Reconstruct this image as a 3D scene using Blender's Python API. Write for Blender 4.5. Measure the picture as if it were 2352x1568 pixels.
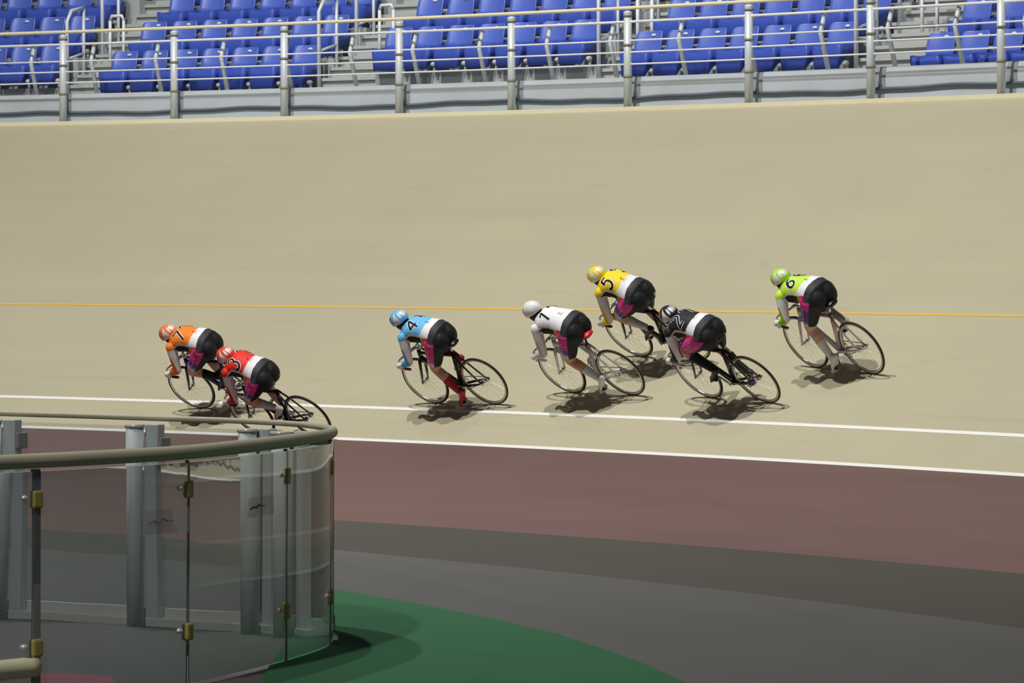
import bpy, bmesh, math, random
import numpy as np
from mathutils import Vector, Matrix
from mathutils.bvhtree import BVHTree
random.seed(4); np.random.seed(4)
for o in list(bpy.data.objects): bpy.data.objects.remove(o)
SC = bpy.context.scene
COL = SC.collection

# ---------------------------------------------------------------- camera
W_PX, H_PX, F, Y0, ZC = 2352, 1568, 9436.8, 590.5, 2.1586
cam = bpy.data.cameras.new('camera'); cam_o = bpy.data.objects.new('camera', cam); COL.objects.link(cam_o)
cam_o.location = (0, 0, ZC); cam_o.rotation_euler = (math.pi/2, 0, 0)
cam.sensor_width = 36; cam.lens = 36*F/W_PX; cam.shift_y = (Y0 - H_PX/2)/W_PX
cam.clip_start = 0.5; cam.clip_end = 400
SC.camera = cam_o
# ---------------------------------------------------------------- track geometry (metres)
CX, CY, R, WB, HB, KB = -34.6958, 12.8439, 48.3671, 6.8947, 4.1124, -0.0837
def zof(s):
    t = s/WB
    return HB*(t + KB*t*(t-1)) if s > 0 else 0.0
def pol(a, rho, z): return Vector((CX + rho*math.cos(a), CY + rho*math.sin(a), z))
def pix(p): return (W_PX/2 + F*p[0]/p[1], Y0 - F*(p[2]-ZC)/p[1])
def ray(x, y, D): return Vector(((x-W_PX/2)/F*D, D, ZC-(y-Y0)/F*D))
def ground(x, y, z=0.0): return ray(x, y, F*(ZC-z)/(y-Y0))
def on_bank(x, y):
    D = 25.0; prev = None
    while D < 75:
        p = ray(x, y, D); s = math.hypot(p.x-CX, p.y-CY) - R
        g = p.z - zof(s)
        if g <= 0:
            lo, hi = D-0.1, D
            for _ in range(30):
                m = (lo+hi)/2; p = ray(x, y, m)
                if p.z - zof(math.hypot(p.x-CX, p.y-CY)-R) > 0: lo = m
                else: hi = m
            return ray(x, y, hi)
        D += 0.1
def ang_at(px, rho, z):
    lo, hi = math.radians(-5), math.radians(95)      # px decreases with angle
    for _ in range(50):
        m = (lo+hi)/2
        if pix(pol(m, rho, z))[0] > px: lo = m
        else: hi = m
    return lo
def soff(L):
    s = 0; l = 0
    while l < L:
        l += math.hypot(0.005, zof(s+0.005)-zof(s)); s += 0.005
    return s

# ---------------------------------------------------------------- light: flood lamps on the roof gantry, plus added unseen fills
VS = SC.view_settings
SC.display_settings.display_device = 'sRGB'
VS.view_transform = 'Standard'; VS.look = 'None'; VS.gamma = 1; VS.use_curve_mapping = False; VS.exposure = 0.0
wd = bpy.data.worlds.new('hall'); SC.world = wd; wd.use_nodes = True
wd.node_tree.nodes['Background'].inputs[0].default_value = (0.95, 1.0, 1.08, 1)
wd.node_tree.nodes['Background'].inputs[1].default_value = 0.035
P0 = on_bank(1250, 760)
er = Vector((P0.x-CX, P0.y-CY, 0)).normalized(); BETA = math.radians(32.5)
NB = Vector((-er.x*math.sin(BETA), -er.y*math.sin(BETA), math.cos(BETA)))
TF = Vector((-er.y, er.x, 0)); EU = Vector((er.x*math.cos(BETA), er.y*math.cos(BETA), math.sin(BETA)))
def flood(name, target, d, dist, watts, size, blend, aim=None, rad=0.3, col=(1, 0.985, 0.955)):
    l = bpy.data.lights.new(name, 'SPOT'); l.energy = watts; l.spot_size = math.radians(size); l.spot_blend = blend
    l.shadow_soft_size = rad; l.color = col
    o = bpy.data.objects.new(name, l); COL.objects.link(o)
    d = d.normalized(); o.location = target + d*dist
    if aim is not None: d = (o.location-aim).normalized()
    o.rotation_euler = d.to_track_quat('Z', 'Y').to_euler()
    return o
PA = ground(300, 1050)
flood('flood_or_fill', P0, NB + 0.02*TF, 34, 26000, 110, 1.0, PA)
flood('flood_or_fill', P0, NB - 0.17*TF + 0.09*EU, 34, 22000, 110, 1.0, PA)
flood('flood_or_fill', P0, NB + 0.16*TF + 0.30*EU, 34, 2600, 110, 1.0, PA)
flood('flood_or_fill', Vector((-1.5, 23, 0.5)), Vector((-0.25, -0.62, 0.75)), 26, 9500, 52, 1.0, rad=0.5)  # added unseen fill, brightens the camera-facing sides of the panel barrier
for x_ in (150, 1000, 1900):      # added unseen fill spots, brightening the front of the stand
    flood('flood_or_fill', ray(x_, -230, 60), Vector((-0.16, -0.92, 0.36)), 56, 13000, 14, 1.0, rad=0.5, col=(0.93, 0.97, 1.0))

# ---------------------------------------------------------------- materials
def lin(c):
    out = []
    for v in c[:3]:
        v = v/255.0
        out.append(v/12.92 if v <= 0.04045 else ((v+0.055)/1.055)**2.4)
    return tuple(out)
MATS = {}
def mat(name, rgb, rough=0.6, metal=0.0, spec=0.5, noise=0.0, scale=8.0, bump=0.0, coat=0.0):
    if name in MATS: return MATS[name]
    m = bpy.data.materials.new(name); m.use_nodes = True; nt = m.node_tree; b = nt.nodes['Principled BSDF']
    c = lin(rgb); b.inputs['Base Color'].default_value = (*c, 1); b.inputs['Roughness'].default_value = rough
    b.inputs['Metallic'].default_value = metal; b.inputs['Specular IOR Level'].default_value = spec
    b.inputs['Coat Weight'].default_value = coat
    if noise > 0:
        tc = nt.nodes.new('ShaderNodeTexCoord'); n = nt.nodes.new('ShaderNodeTexNoise')
        n.inputs['Scale'].default_value = scale; n.inputs['Detail'].default_value = 5
        r = nt.nodes.new('ShaderNodeMapRange'); r.inputs['To Min'].default_value = 1-noise; r.inputs['To Max'].default_value = 1+noise
        mx = nt.nodes.new('ShaderNodeMix'); mx.data_type = 'RGBA'; mx.blend_type = 'MULTIPLY'; mx.inputs[0].default_value = 1
        mx.inputs[6].default_value = (*c, 1)
        nt.links.new(tc.outputs['Object'], n.inputs['Vector']); nt.links.new(n.outputs['Fac'], r.inputs['Value'])
        nt.links.new(r.outputs['Result'], mx.inputs[7]); nt.links.new(mx.outputs[2], b.inputs['Base Color'])
        if bump > 0:
            bp = nt.nodes.new('ShaderNodeBump'); bp.inputs['Strength'].default_value = bump; bp.inputs['Distance'].default_value = 0.01
            nt.links.new(n.outputs['Fac'], bp.inputs['Height']); nt.links.new(bp.outputs['Normal'], b.inputs['Normal'])
    MATS[name] = m
    return m
def surface_mat(name, rgb, streak, amt, rough=0.62, spec=0.35, scuff=0.0):
    """ground paint: UV in metres (along, across); noise drawn out along the direction of travel"""
    m = bpy.data.materials.new(name); m.use_nodes = True; nt = m.node_tree; b = nt.nodes['Principled BSDF']; L = nt.links.new
    b.inputs['Roughness'].default_value = rough; b.inputs['Specular IOR Level'].default_value = spec
    uv = nt.nodes.new('ShaderNodeUVMap'); mp = nt.nodes.new('ShaderNodeMapping'); L(uv.outputs[0], mp.inputs[0])
    mp.inputs['Scale'].default_value = (streak[0], streak[1], 1)
    n1 = nt.nodes.new('ShaderNodeTexNoise'); n1.inputs['Scale'].default_value = 1; n1.inputs['Detail'].default_value = 4; L(mp.outputs[0], n1.inputs['Vector'])
    n2 = nt.nodes.new('ShaderNodeTexNoise'); n2.inputs['Scale'].default_value = 0.5; n2.inputs['Detail'].default_value = 3; L(uv.outputs[0], n2.inputs['Vector'])
    n3 = nt.nodes.new('ShaderNodeTexNoise'); n3.inputs['Scale'].default_value = 60; n3.inputs['Detail'].default_value = 2; L(uv.outputs[0], n3.inputs['Vector'])
    a1 = nt.nodes.new('ShaderNodeMath'); a1.operation = 'ADD'; L(n1.outputs['Fac'], a1.inputs[0]); L(n2.outputs['Fac'], a1.inputs[1])
    a2 = nt.nodes.new('ShaderNodeMath'); a2.operation = 'MULTIPLY_ADD'; L(n3.outputs['Fac'], a2.inputs[0]); a2.inputs[1].default_value = 0.35; L(a1.outputs[0], a2.inputs[2])
    r = nt.nodes.new('ShaderNodeMapRange'); r.inputs['From Min'].default_value = 0.75; r.inputs['From Max'].default_value = 1.6
    r.inputs['To Min'].default_value = 1-amt; r.inputs['To Max'].default_value = 1+amt; L(a2.outputs[0], r.inputs['Value'])
    mx = nt.nodes.new('ShaderNodeMix'); mx.data_type = 'RGBA'; mx.blend_type = 'MULTIPLY'; mx.inputs[0].default_value = 1
    mx.inputs[6].default_value = (*lin(rgb), 1); L(r.outputs['Result'], mx.inputs[7])
    last = mx.outputs[2]
    if scuff > 0:      # rubber marks along the racing line
        mp2 = nt.nodes.new('ShaderNodeMapping'); mp2.inputs['Scale'].default_value = (0.07, 2.0, 1); mp2.inputs['Rotation'].default_value = (0, 0, 0.07); L(uv.outputs[0], mp2.inputs[0])
        n4 = nt.nodes.new('ShaderNodeTexNoise'); n4.inputs['Scale'].default_value = 1.0; n4.inputs['Detail'].default_value = 1; L(mp2.outputs[0], n4.inputs['Vector'])
        s1 = nt.nodes.new('ShaderNodeMath'); s1.operation = 'SUBTRACT'; L(n4.outputs['Fac'], s1.inputs[0]); s1.inputs[1].default_value = 0.5
        s2 = nt.nodes.new('ShaderNodeMath'); s2.operation = 'ABSOLUTE'; L(s1.outputs[0], s2.inputs[0])
        r2 = nt.nodes.new('ShaderNodeMapRange'); r2.inputs['From Max'].default_value = 0.006; r2.inputs['To Min'].default_value = 1-scuff; r2.inputs['To Max'].default_value = 1; L(s2.outputs[0], r2.inputs['Value'])
        mx2 = nt.nodes.new('ShaderNodeMix'); mx2.data_type = 'RGBA'; mx2.blend_type = 'MULTIPLY'; mx2.inputs[0].default_value = 1
        L(last, mx2.inputs[6]); L(r2.outputs['Result'], mx2.inputs[7]); last = mx2.outputs[2]
    L(last, b.inputs['Base Color'])
    MATS[name] = m
    return m
def attr_mat(name, rough=0.55, spec=0.4, coat=0.0):
    if name in MATS: return MATS[name]
    m = bpy.data.materials.new(name); m.use_nodes = True; b = m.node_tree.nodes['Principled BSDF']
    a = m.node_tree.nodes.new('ShaderNodeVertexColor'); a.layer_name = 'Col'
    m.node_tree.links.new(a.outputs['Color'], b.inputs['Base Color'])
    b.inputs['Roughness'].default_value = rough; b.inputs['Specular IOR Level'].default_value = spec; b.inputs['Coat Weight'].default_value = coat
    MATS[name] = m
    return m

# ---------------------------------------------------------------- object helpers
def tag(o, label=None, cat=None, group=None, kind=None):
    if label: o['label'] = label
    if cat: o['category'] = cat
    if group: o['group'] = group
    if kind: o['kind'] = kind
    return o
def empty(name, loc=(0, 0, 0), parent=None):
    o = bpy.data.objects.new(name, None); COL.objects.link(o); o.location = loc; o.empty_display_size = 0.1
    if parent: o.parent = parent
    return o
def link(name, me, m=None, parent=None):
    o = bpy.data.objects.new(name, me); COL.objects.link(o)
    if m is not None and len(me.materials) == 0: me.materials.append(m)
    if parent: o.parent = parent
    return o
def mesh(name, V, Fc, smooth=False, uv=None, col=None):
    me = bpy.data.meshes.new(name); me.from_pydata([tuple(v) for v in V], [], [tuple(int(i) for i in f) for f in Fc]); me.update()
    if smooth: me.polygons.foreach_set('use_smooth', [True]*len(me.polygons))
    if uv is not None:
        l = me.uv_layers.new(name='UVMap'); d = np.array(uv, dtype=np.float32)
        idx = np.zeros(len(me.loops), dtype=np.int32); me.loops.foreach_get('vertex_index', idx)
        l.data.foreach_set('uv', d[idx].ravel())
    if col is not None:
        a = me.color_attributes.new(name='Col', type='FLOAT_COLOR', domain='POINT')
        c = np.ones((len(V), 4), dtype=np.float32); c[:, :3] = col; a.data.foreach_set('color', c.ravel())
    return me
class MB:
    """collects shapes into one mesh"""
    def __init__(s): s.v = []; s.f = []; s.sm = []
    def add(s, V, Fc, smooth=False):
        k = len(s.v); s.v += [Vector(v) for v in V]; s.f += [tuple(i+k for i in f) for f in Fc]; s.sm += [smooth]*len(Fc)
        return s
    def box(s, c, size, rot=None, bev=0.0):
        hx, hy, hz = size[0]/2, size[1]/2, size[2]/2
        if bev <= 0:
            V = [Vector((x, y, z)) for x in (-hx, hx) for y in (-hy, hy) for z in (-hz, hz)]
            Fc = [(0, 1, 3, 2), (4, 6, 7, 5), (0, 4, 5, 1), (2, 3, 7, 6), (0, 2, 6, 4), (1, 5, 7, 3)]
        else:
            bm = bmesh.new(); bmesh.ops.create_cube(bm, size=1)
            for v in bm.verts: v.co = Vector((v.co.x*size[0], v.co.y*size[1], v.co.z*size[2]))
            bmesh.ops.bevel(bm, geom=list(bm.edges), offset=bev, segments=2, affect='EDGES', profile=0.5)
            bm.verts.index_update(); V = [v.co.copy() for v in bm.verts]; Fc = [tuple(v.index for v in f.verts) for f in bm.faces]; bm.free()
        if rot is not None: V = [rot @ v for v in V]
        c = Vector(c)
        return s.add([v+c for v in V], Fc)
    def tube(s, pts, rad, n=10, cap=True, closed=False, flat=1.0, upv=None):
        pts = [Vector(p) for p in pts]; m = len(pts)
        rr = rad if isinstance(rad, (list, tuple)) else [rad]*m
        V = []; prev = None
        for i, p in enumerate(pts):
            if closed: t = pts[(i+1) % m]-pts[i-1]
            else: t = pts[min(i+1, m-1)]-pts[max(i-1, 0)]
            t.normalize()
            if prev is None:
                up = Vector(upv) if upv is not None else (Vector((0, 0, 1)) if abs(t.z) < 0.9 else Vector((0, 1, 0)))
            else: up = prev
            u = up - t*up.dot(t); u.normalize(); w = t.cross(u); prev = u
            for k in range(n):
                a = 2*math.pi*k/n
                V.append(p + (u*math.cos(a)*flat + w*math.sin(a))*rr[i])
        Fc = []
        for i in range(m if closed else m-1):
            j = (i+1) % m
            for k in range(n):
                Fc.append((i*n+k, i*n+(k+1) % n, j*n+(k+1) % n, j*n+k))
        s.add(V, Fc, True)
        if cap and not closed:
            s.f += [tuple(len(s.v)-len(V)+k for k in range(n-1, -1, -1)), tuple(len(s.v)-n+k for k in range(n))]; s.sm += [False, False]
        return s
    def ball(s, c, r, nu=14, nv=9, rot=None):
        r = r if isinstance(r, (tuple, list)) else (r, r, r); c = Vector(c)
        V = [Vector((0, 0, r[2]))]
        for j in range(1, nv):
            t = math.pi*j/nv
            for k in range(nu):
                a = 2*math.pi*k/nu; V.append(Vector((r[0]*math.sin(t)*math.cos(a), r[1]*math.sin(t)*math.sin(a), r[2]*math.cos(t))))
        V.append(Vector((0, 0, -r[2]))); Fc = []
        for k in range(nu): Fc.append((0, 1+k, 1+(k+1) % nu)); Fc.append((len(V)-1, 1+(nv-2)*nu+(k+1) % nu, 1+(nv-2)*nu+k))
        for j in range(nv-2):
            for k in range(nu):
                Fc.append((1+j*nu+k, 1+(j+1)*nu+k, 1+(j+1)*nu+(k+1) % nu, 1+j*nu+(k+1) % nu))
        if rot is not None: V = [rot @ v for v in V]
        return s.add([v+c for v in V], Fc, True)
    def loft(s, rings, cap=True):
        """rings: lists of equal-length points"""
        n = len(rings[0]); V = [Vector(p) for r in rings for p in r]; Fc = []
        for i in range(len(rings)-1):
            for k in range(n): Fc.append((i*n+k, i*n+(k+1) % n, (i+1)*n+(k+1) % n, (i+1)*n+k))
        if cap: Fc.append(tuple(range(n-1, -1, -1))); Fc.append(tuple((len(rings)-1)*n+k for k in range(n)))
        return s.add(V, Fc, True)
    def me(s, name):
        me = bpy.data.meshes.new(name); me.from_pydata([tuple(v) for v in s.v], [], s.f); me.update()
        me.polygons.foreach_set('use_smooth', s.sm)
        return me
    def obj(s, name, m, parent=None): return link(name, s.me(name), m, parent)
def arc_sweep(profile, a0, a1, n=90, closed=False, uv=False):
    """profile: [(rho, z)] swept about the centre of the bend"""
    V = []; U = []; P = len(profile); acc = [0]
    for i in range(1, P): acc.append(acc[-1]+math.hypot(profile[i][0]-profile[i-1][0], profile[i][1]-profile[i-1][1]))
    for i in range(n+1):
        a = a0+(a1-a0)*i/n
        for j, (rho, z) in enumerate(profile): V.append(pol(a, rho, z)); U.append((a*R, acc[j]))
    Fc = []
    for i in range(n):
        for j in range(P if closed else P-1):
            k = (j+1) % P
            Fc.append((i*P+j, (i+1)*P+j, (i+1)*P+k, i*P+k))
    if closed: Fc += [tuple(range(P)), tuple(n*P+j for j in range(P-1, -1, -1))]
    return V, Fc, U

# ================================================================ the track and the infield
A0, A1 = math.radians(6), math.radians(76)
M_TRACK = surface_mat('tan_track_paint', (183, 176, 149), (0.10, 1.6), 0.055, rough=0.55, spec=0.3, scuff=0.05)
M_MAROON = surface_mat('maroon_apron_paint', (108, 82, 78), (0.2, 1.0), 0.10)
M_TAUPE = surface_mat('dark_taupe_paint', (72, 70, 62), (0.2, 1.0), 0.08)
M_GREY = surface_mat('grey_asphalt', (88, 87, 85), (0.15, 2.5), 0.10)
M_WHITE_LINE = mat('white_line_paint', (238, 238, 230), 0.5, noise=0.03, scale=3)
M_YELLOW_LINE = mat('yellow_line_paint', (228, 184, 84), 0.5, noise=0.03, scale=3)
prof = [(R+WB*i/24, zof(WB*i/24)) for i in range(25)]
V, Fc, U = arc_sweep(prof, A0, A1, 150)
track = tag(link('track_banking', mesh('track_banking', V, Fc, True, U), M_TRACK), 'tan banked cycling track surface with painted lane lines', kind='structure')
def line(name, L, w, m):
    s0, s1 = soff(L-w/2) if L > w/2 else -w/2, soff(L+w/2)
    V, Fc, U = arc_sweep([(R+s0, zof(s0)+0.002), (R+s0, zof(s0)+0.005), (R+s1, zof(s1)+0.005), (R+s1, zof(s1)+0.002)], A0, A1, 150)
    return link(name, mesh(name, V, Fc, False, U), m, track)
tag(line('white_line', 0.02, 0.05, M_WHITE_LINE), 'white line along the inner edge of the track')
tag(line('white_line', 0.670, 0.052, M_WHITE_LINE), 'white sprint lane line on the tan track')
tag(line('yellow_line', 2.868, 0.038, M_YELLOW_LINE), 'yellow line halfway up the banking')
def rhoA(a): return 39.27 + (32.17-math.degrees(a))*0.1735
def rhoB(a): return 37.69 + (27.57-math.degrees(a))*0.14
def ring(name, f0, f1, m, label, n=100, sub=6):
    V = []; U = []
    for i in range(n+1):
        a = A0-0.15+(A1+0.1-A0+0.15)*i/n
        for j in range(sub+1):
            r = f0(a)+(f1(a)-f0(a))*j/sub; V.append(pol(a, r, 0)); U.append((a*R, r))
    Fc = [(i*(sub+1)+j, (i+1)*(sub+1)+j, (i+1)*(sub+1)+j+1, i*(sub+1)+j+1) for i in range(n) for j in range(sub)]
    return tag(link(name, mesh(name, V, Fc, True, U), m), label, kind='structure')
ring('maroon_apron', rhoA, lambda a: R, M_MAROON, 'maroon painted apron inside the track')
ring('taupe_lane', rhoB, rhoA, M_TAUPE, 'dark taupe lane inside the maroon apron')
floor = ring('floor', lambda a: 22.0, rhoB, M_GREY, 'grey asphalt infield floor')
# green artificial grass corner
gp = [ground(x, y, 0.0) for x, y in ((770, 1357), (900, 1379), (1040, 1406), (1160, 1431), (1278, 1459), (1390, 1495), (1500, 1537), (1640, 1605), (1900, 1760), (560, 1760), (590, 1590), (640, 1490), (700, 1402), (740, 1366))]
g = MB(); n = len(gp)
g.add([p+Vector((0, 0, 0.012)) for p in gp] + [p.copy() for p in gp], [tuple(range(n-1, -1, -1))] + [(i, (i+1) % n, n+(i+1) % n, n+i) for i in range(n)])
M_GREEN = mat('green_artificial_grass', (58, 105, 74), 0.85, spec=0.1, noise=0.10, scale=2.2)
tag(g.obj('artificial_grass', M_GREEN), 'green artificial grass laid on the grey infield floor', 'grass', kind='stuff')
mp = [ground(x, y) for x, y in ((70, 1536), (170, 1538), (255, 1547), (275, 1600), (60, 1600))]
g = MB(); n = len(mp)
g.add([p+Vector((0, 0, 0.006)) for p in mp] + mp, [tuple(range(n-1, -1, -1))] + [(i, (i+1) % n, n+(i+1) % n, n+i) for i in range(n)])
tag(g.obj('maroon_mat', mat('maroon_mat', (142, 78, 92), 0.85, noise=0.08, scale=6)), 'maroon floor mat inside the clear panel enclosure', 'mat')

# ================================================================ top of the banking: kerb, wall, fence
RT = R+WB; ZT = HB
M_CREAM = mat('cream_paint', (238, 230, 194), 0.5, noise=0.05, scale=4)
M_CONC = mat('grey_concrete', (188, 195, 198), 0.85, spec=0.2, noise=0.14, scale=1.7, bump=0.1)
M_CONC2 = mat('pale_concrete', (184, 187, 183), 0.85, spec=0.2, noise=0.10, scale=2.5, bump=0.1)
M_GALV = mat('light_grey_steel', (218, 225, 227), 0.45, 0.15, noise=0.05, scale=5)
M_RAIL = mat('white_painted_rail', (236, 238, 240), 0.4)
M_BAND = mat('grey_band', (140, 138, 118), 0.6)
V, Fc, U = arc_sweep([(RT-0.02, ZT-0.05), (RT-0.02, ZT+0.045), (RT+0.05, ZT+0.045), (RT+0.05, ZT-0.05)], A0, A1, 150, True)
tag(link('trim_1', mesh('trim_1', V, Fc), M_CREAM), 'cream kerb along the top of the banking', kind='structure')
V, Fc, U = arc_sweep([(RT+0.05, ZT-0.05), (RT+0.30, ZT-0.04), (RT+0.34, ZT+0.40), (RT+0.36, ZT+0.46), (RT+0.75, ZT+0.47), (RT+0.75, ZT-0.05)], A0, A1, 150, True)
tag(link('wall_outer', mesh('wall_outer', V, Fc), M_CONC), 'low grey concrete wall behind the track fence', kind='structure')
# dark grey wavy strip along the wall
fence = tag(empty('trackside_fence', pol(math.radians(42), RT+0.1, ZT)), 'light grey steel fence with white rails along the top of the banking', 'fence')
def world_part(mb, name, m, parent):
    o = mb.obj(name, m, parent); o.matrix_parent_inverse = Matrix.Translation(-parent.location) if parent.type == 'EMPTY' and parent.parent is None else Matrix()
    return o
post_px = [-370, -112, 145, 400, 653, 917, 1175, 1442, 1720, 2000, 2300, 2610, 2930]
RP = RT+0.12
post_ang = [ang_at(x, RP, ZT) for x in post_px]
for a in post_ang:
    p = pol(a, RP, ZT)
    g = MB().tube([p+Vector((0, 0, z)) for z in (0.0, 1.30)], 0.055, 16)
    po = world_part(g, 'post', M_GALV, fence)
    for z in (0.03, 0.45, 0.87, 1.26):
        b = MB().tube([p+Vector((0, 0, z-0.016)), p+Vector((0, 0, z+0.016))], 0.063, 16)
        bo = b.obj('collar', M_BAND, po); bo.matrix_parent_inverse = Matrix()
    c = MB().ball(p+Vector((0, 0, 1.30)), (0.062, 0.062, 0.03), 14, 8); c.obj('cap', M_GALV, po)
def rail_curve(rho, z, a0=A0, a1=A1, n=120): return [pol(a0+(a1-a0)*i/n, rho, z) for i in range(n+1)]
a_lo, a_hi = post_ang[-1], post_ang[0]
world_part(MB().tube(rail_curve(RP, ZT+1.365, a_lo, a_hi), 0.024, 10), 'top_rail', M_CREAM, fence)['label'] = 'cream top rail'
for z, r in ((1.18, 0.018), (0.93, 0.012), (0.775, 0.012), (0.615, 0.012)):
    world_part(MB().tube(rail_curve(RP, ZT+z, a_lo, a_hi), r, 8), 'rail', M_RAIL, fence)
for x in (-220, -70, 76, 214, 362, 513, 660, 809, 953, 1106, 1261, 1407, 1565, 1725, 1891, 2045, 2200, 2360, 2520):
    a = ang_at(x, RT+0.30, ZT+0.8)
    q = [pol(a, RT+0.40, ZT+0.45), pol(a, RT+0.27, ZT+0.86), pol(a, RT+0.245, ZT+0.93), pol(a, RT+0.33, ZT+1.17)]
    world_part(MB().tube(q, 0.032, 8), 'baluster', M_GALV, fence)
g = MB().tube([pol(a_lo+(a_hi-a_lo)*i/240, RT+0.318-0.03, ZT+0.18+0.016*math.sin(i*0.16)+0.006*math.sin(i*0.53)) for i in range(241)], 0.022, 8)  # thin dark tube waving along the wall face
tag(g.obj('wavy_strip', mat('dark_grey_matte', (96, 106, 116), 0.7)), 'thin dark grey wavy strip along the low concrete wall', 'wavy_strip')

# ================================================================ grandstand
SEAT_PITCH = 0.55; TREAD = 0.74; RISE = 0.475; RS0 = RT+1.06; ZS0 = ZT+0.46
SECT = [('far', -345, 122, 0.13, 7), ('steps', 225, 687, 0.0, 7), ('mid', 852, 1322, 0.20, 7), ('wide', 1422, 1920, 0.0, 7), ('near', 2089, 2560, -0.20, 7)]
M_SEAT = mat('blue_seat_plastic', (92, 116, 204), 0.36, spec=0.6, noise=0.06, scale=3)
M_SEATD = mat('blue_seat_pan_plastic', (66, 90, 186), 0.45, spec=0.4, noise=0.06, scale=3)
M_PLATE = mat('pale_seat_plate', (226, 232, 228), 0.5)
M_FOOT = mat('pale_grey_bracket', (196, 200, 198), 0.5)
def seat_back():
    rings = []; nu = 12; th = 0.022
    for z, w, y in ((0.33, 0.222, 0.13), (0.42, 0.230, 0.145), (0.55, 0.227, 0.17), (0.62, 0.220, 0.19), (0.65, 0.205, 0.198), (0.662, 0.17, 0.20)):
        fr = []; bk = []
        for k in range(nu+1):
            x = -w + 2*w*k/nu; c = 0.085*(x/0.24)**2
            fr.append((x, y-c, z)); bk.append((x, y-c+th, z))
        rings.append(fr+bk[::-1])
    return MB().loft(rings).me('backrest')
def seat_pan():
    rings = []
    for y, zt, zb, w in ((0.16, 0.40, 0.30, 0.235), (0.08, 0.335, 0.24, 0.245), (-0.05, 0.315, 0.20, 0.25), (-0.18, 0.325, 0.10, 0.25), (-0.235, 0.315, 0.03, 0.235), (-0.255, 0.28, 0.03, 0.22)):
        r = []
        for k in range(9):
            x = -w+2*w*k/8; r.append((x, y, zt+0.03*(x/0.22)**2))
        for k in range(9):
            x = w-2*w*k/8; r.append((x*0.85, y, zb))
        rings.append(r)
    return MB().loft(rings).me('seat_pan')
ME_BACK = seat_back(); ME_BACK.materials.append(M_SEAT)
ME_PAN = seat_pan(); ME_PAN.materials.append(M_SEATD)
ME_PLATE = MB().ball((0.03, 0.172, 0.605), (0.042, 0.012, 0.02), 14, 8).me('number_plate'); ME_PLATE.materials.append(M_PLATE)
ME_FOOT = MB().ball((0.275, -0.17, 0.10), (0.045, 0.05, 0.036), 12, 8).tube([(0.275, -0.15, 0.0), (0.275, -0.15, 0.09)], 0.022, 8).me('bracket'); ME_FOOT.materials.append(M_FOOT)
ROWN = ['front', 'second', 'third', 'fourth']
BLK = {'far': 'beyond the first stairway', 'steps': 'between the first and second stairways', 'mid': 'between the second and third stairways', 'wide': 'between the third and fourth stairways', 'near': 'past the fourth stairway'}
NTH = ['first', 'second', 'third', 'fourth', 'fifth', 'sixth', 'seventh']
SBL = {'far': 'before the first stairway, going against the riders', 'steps': 'past the first stairway, going against the riders', 'mid': 'past the second stairway, going against the riders', 'wide': 'past the third stairway, going against the riders', 'near': 'past the fourth stairway, going against the riders'}
aisles = []; prev_end = None
for name, xl, xr, dz, ns in SECT:
    aL = ang_at(xl, RS0-0.2, ZS0+0.2+dz); aR = aL-ns*SEAT_PITCH/RS0
    prof = [(RT+0.75, ZT-0.1), (RT+0.75, ZS0-0.02)]
    if dz > 0: prof += [(RS0-0.05, ZS0-0.02), (RS0-0.05, ZS0+dz)]
    else: prof[1] = (RT+0.75, ZS0+dz)
    for k in range(1, 6): prof += [(RS0+0.42+TREAD*(k-1), ZS0+dz+RISE*(k-1)), (RS0+0.42+TREAD*(k-1), ZS0+dz+RISE*k)]
    prof += [(RS0+0.42+TREAD*5, ZS0+dz+RISE*5), (RS0+0.42+TREAD*5, ZT-0.1)]
    V, Fc, U = arc_sweep(prof, aR-0.0006, aL+0.0006, 24, True)
    tag(link('terrace', mesh('terrace', V, Fc), M_CONC2), 'stepped concrete terrace %s' % BLK[name], kind='structure')
    if prev_end is not None: aisles.append((prev_end, aL, name))
    prev_end = aR
    for k in range(4):
        rho = RS0+TREAD*k; da = (aL-aR)/ns
        for i in range(ns):
            a = aL-(i+0.5)*da
            p = pol(a, rho, ZS0+dz+RISE*k)
            x, y = pix(p)
            if x < -60 or x > W_PX+90 or y < -10: continue
            s = empty('stadium_seat', p); s.rotation_euler = (0, 0, a-math.pi/2)
            tag(s, 'blue stadium seat, %s row, %s seat %s' % (ROWN[k], NTH[ns-1-i if name == 'far' else i], SBL[name]), 'seat', 'blue seats in the grandstand')
            for nm, me in (('backrest', ME_BACK), ('seat_pan', ME_PAN), ('number_plate', ME_PLATE), ('bracket', ME_FOOT)):
                c = bpy.data.objects.new(nm, me); COL.objects.link(c); c.parent = s
                if nm == 'number_plate': c['label'] = 'pale oval plate on the backrest'
ORD = ['first', 'second', 'third', 'fourth']
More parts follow.
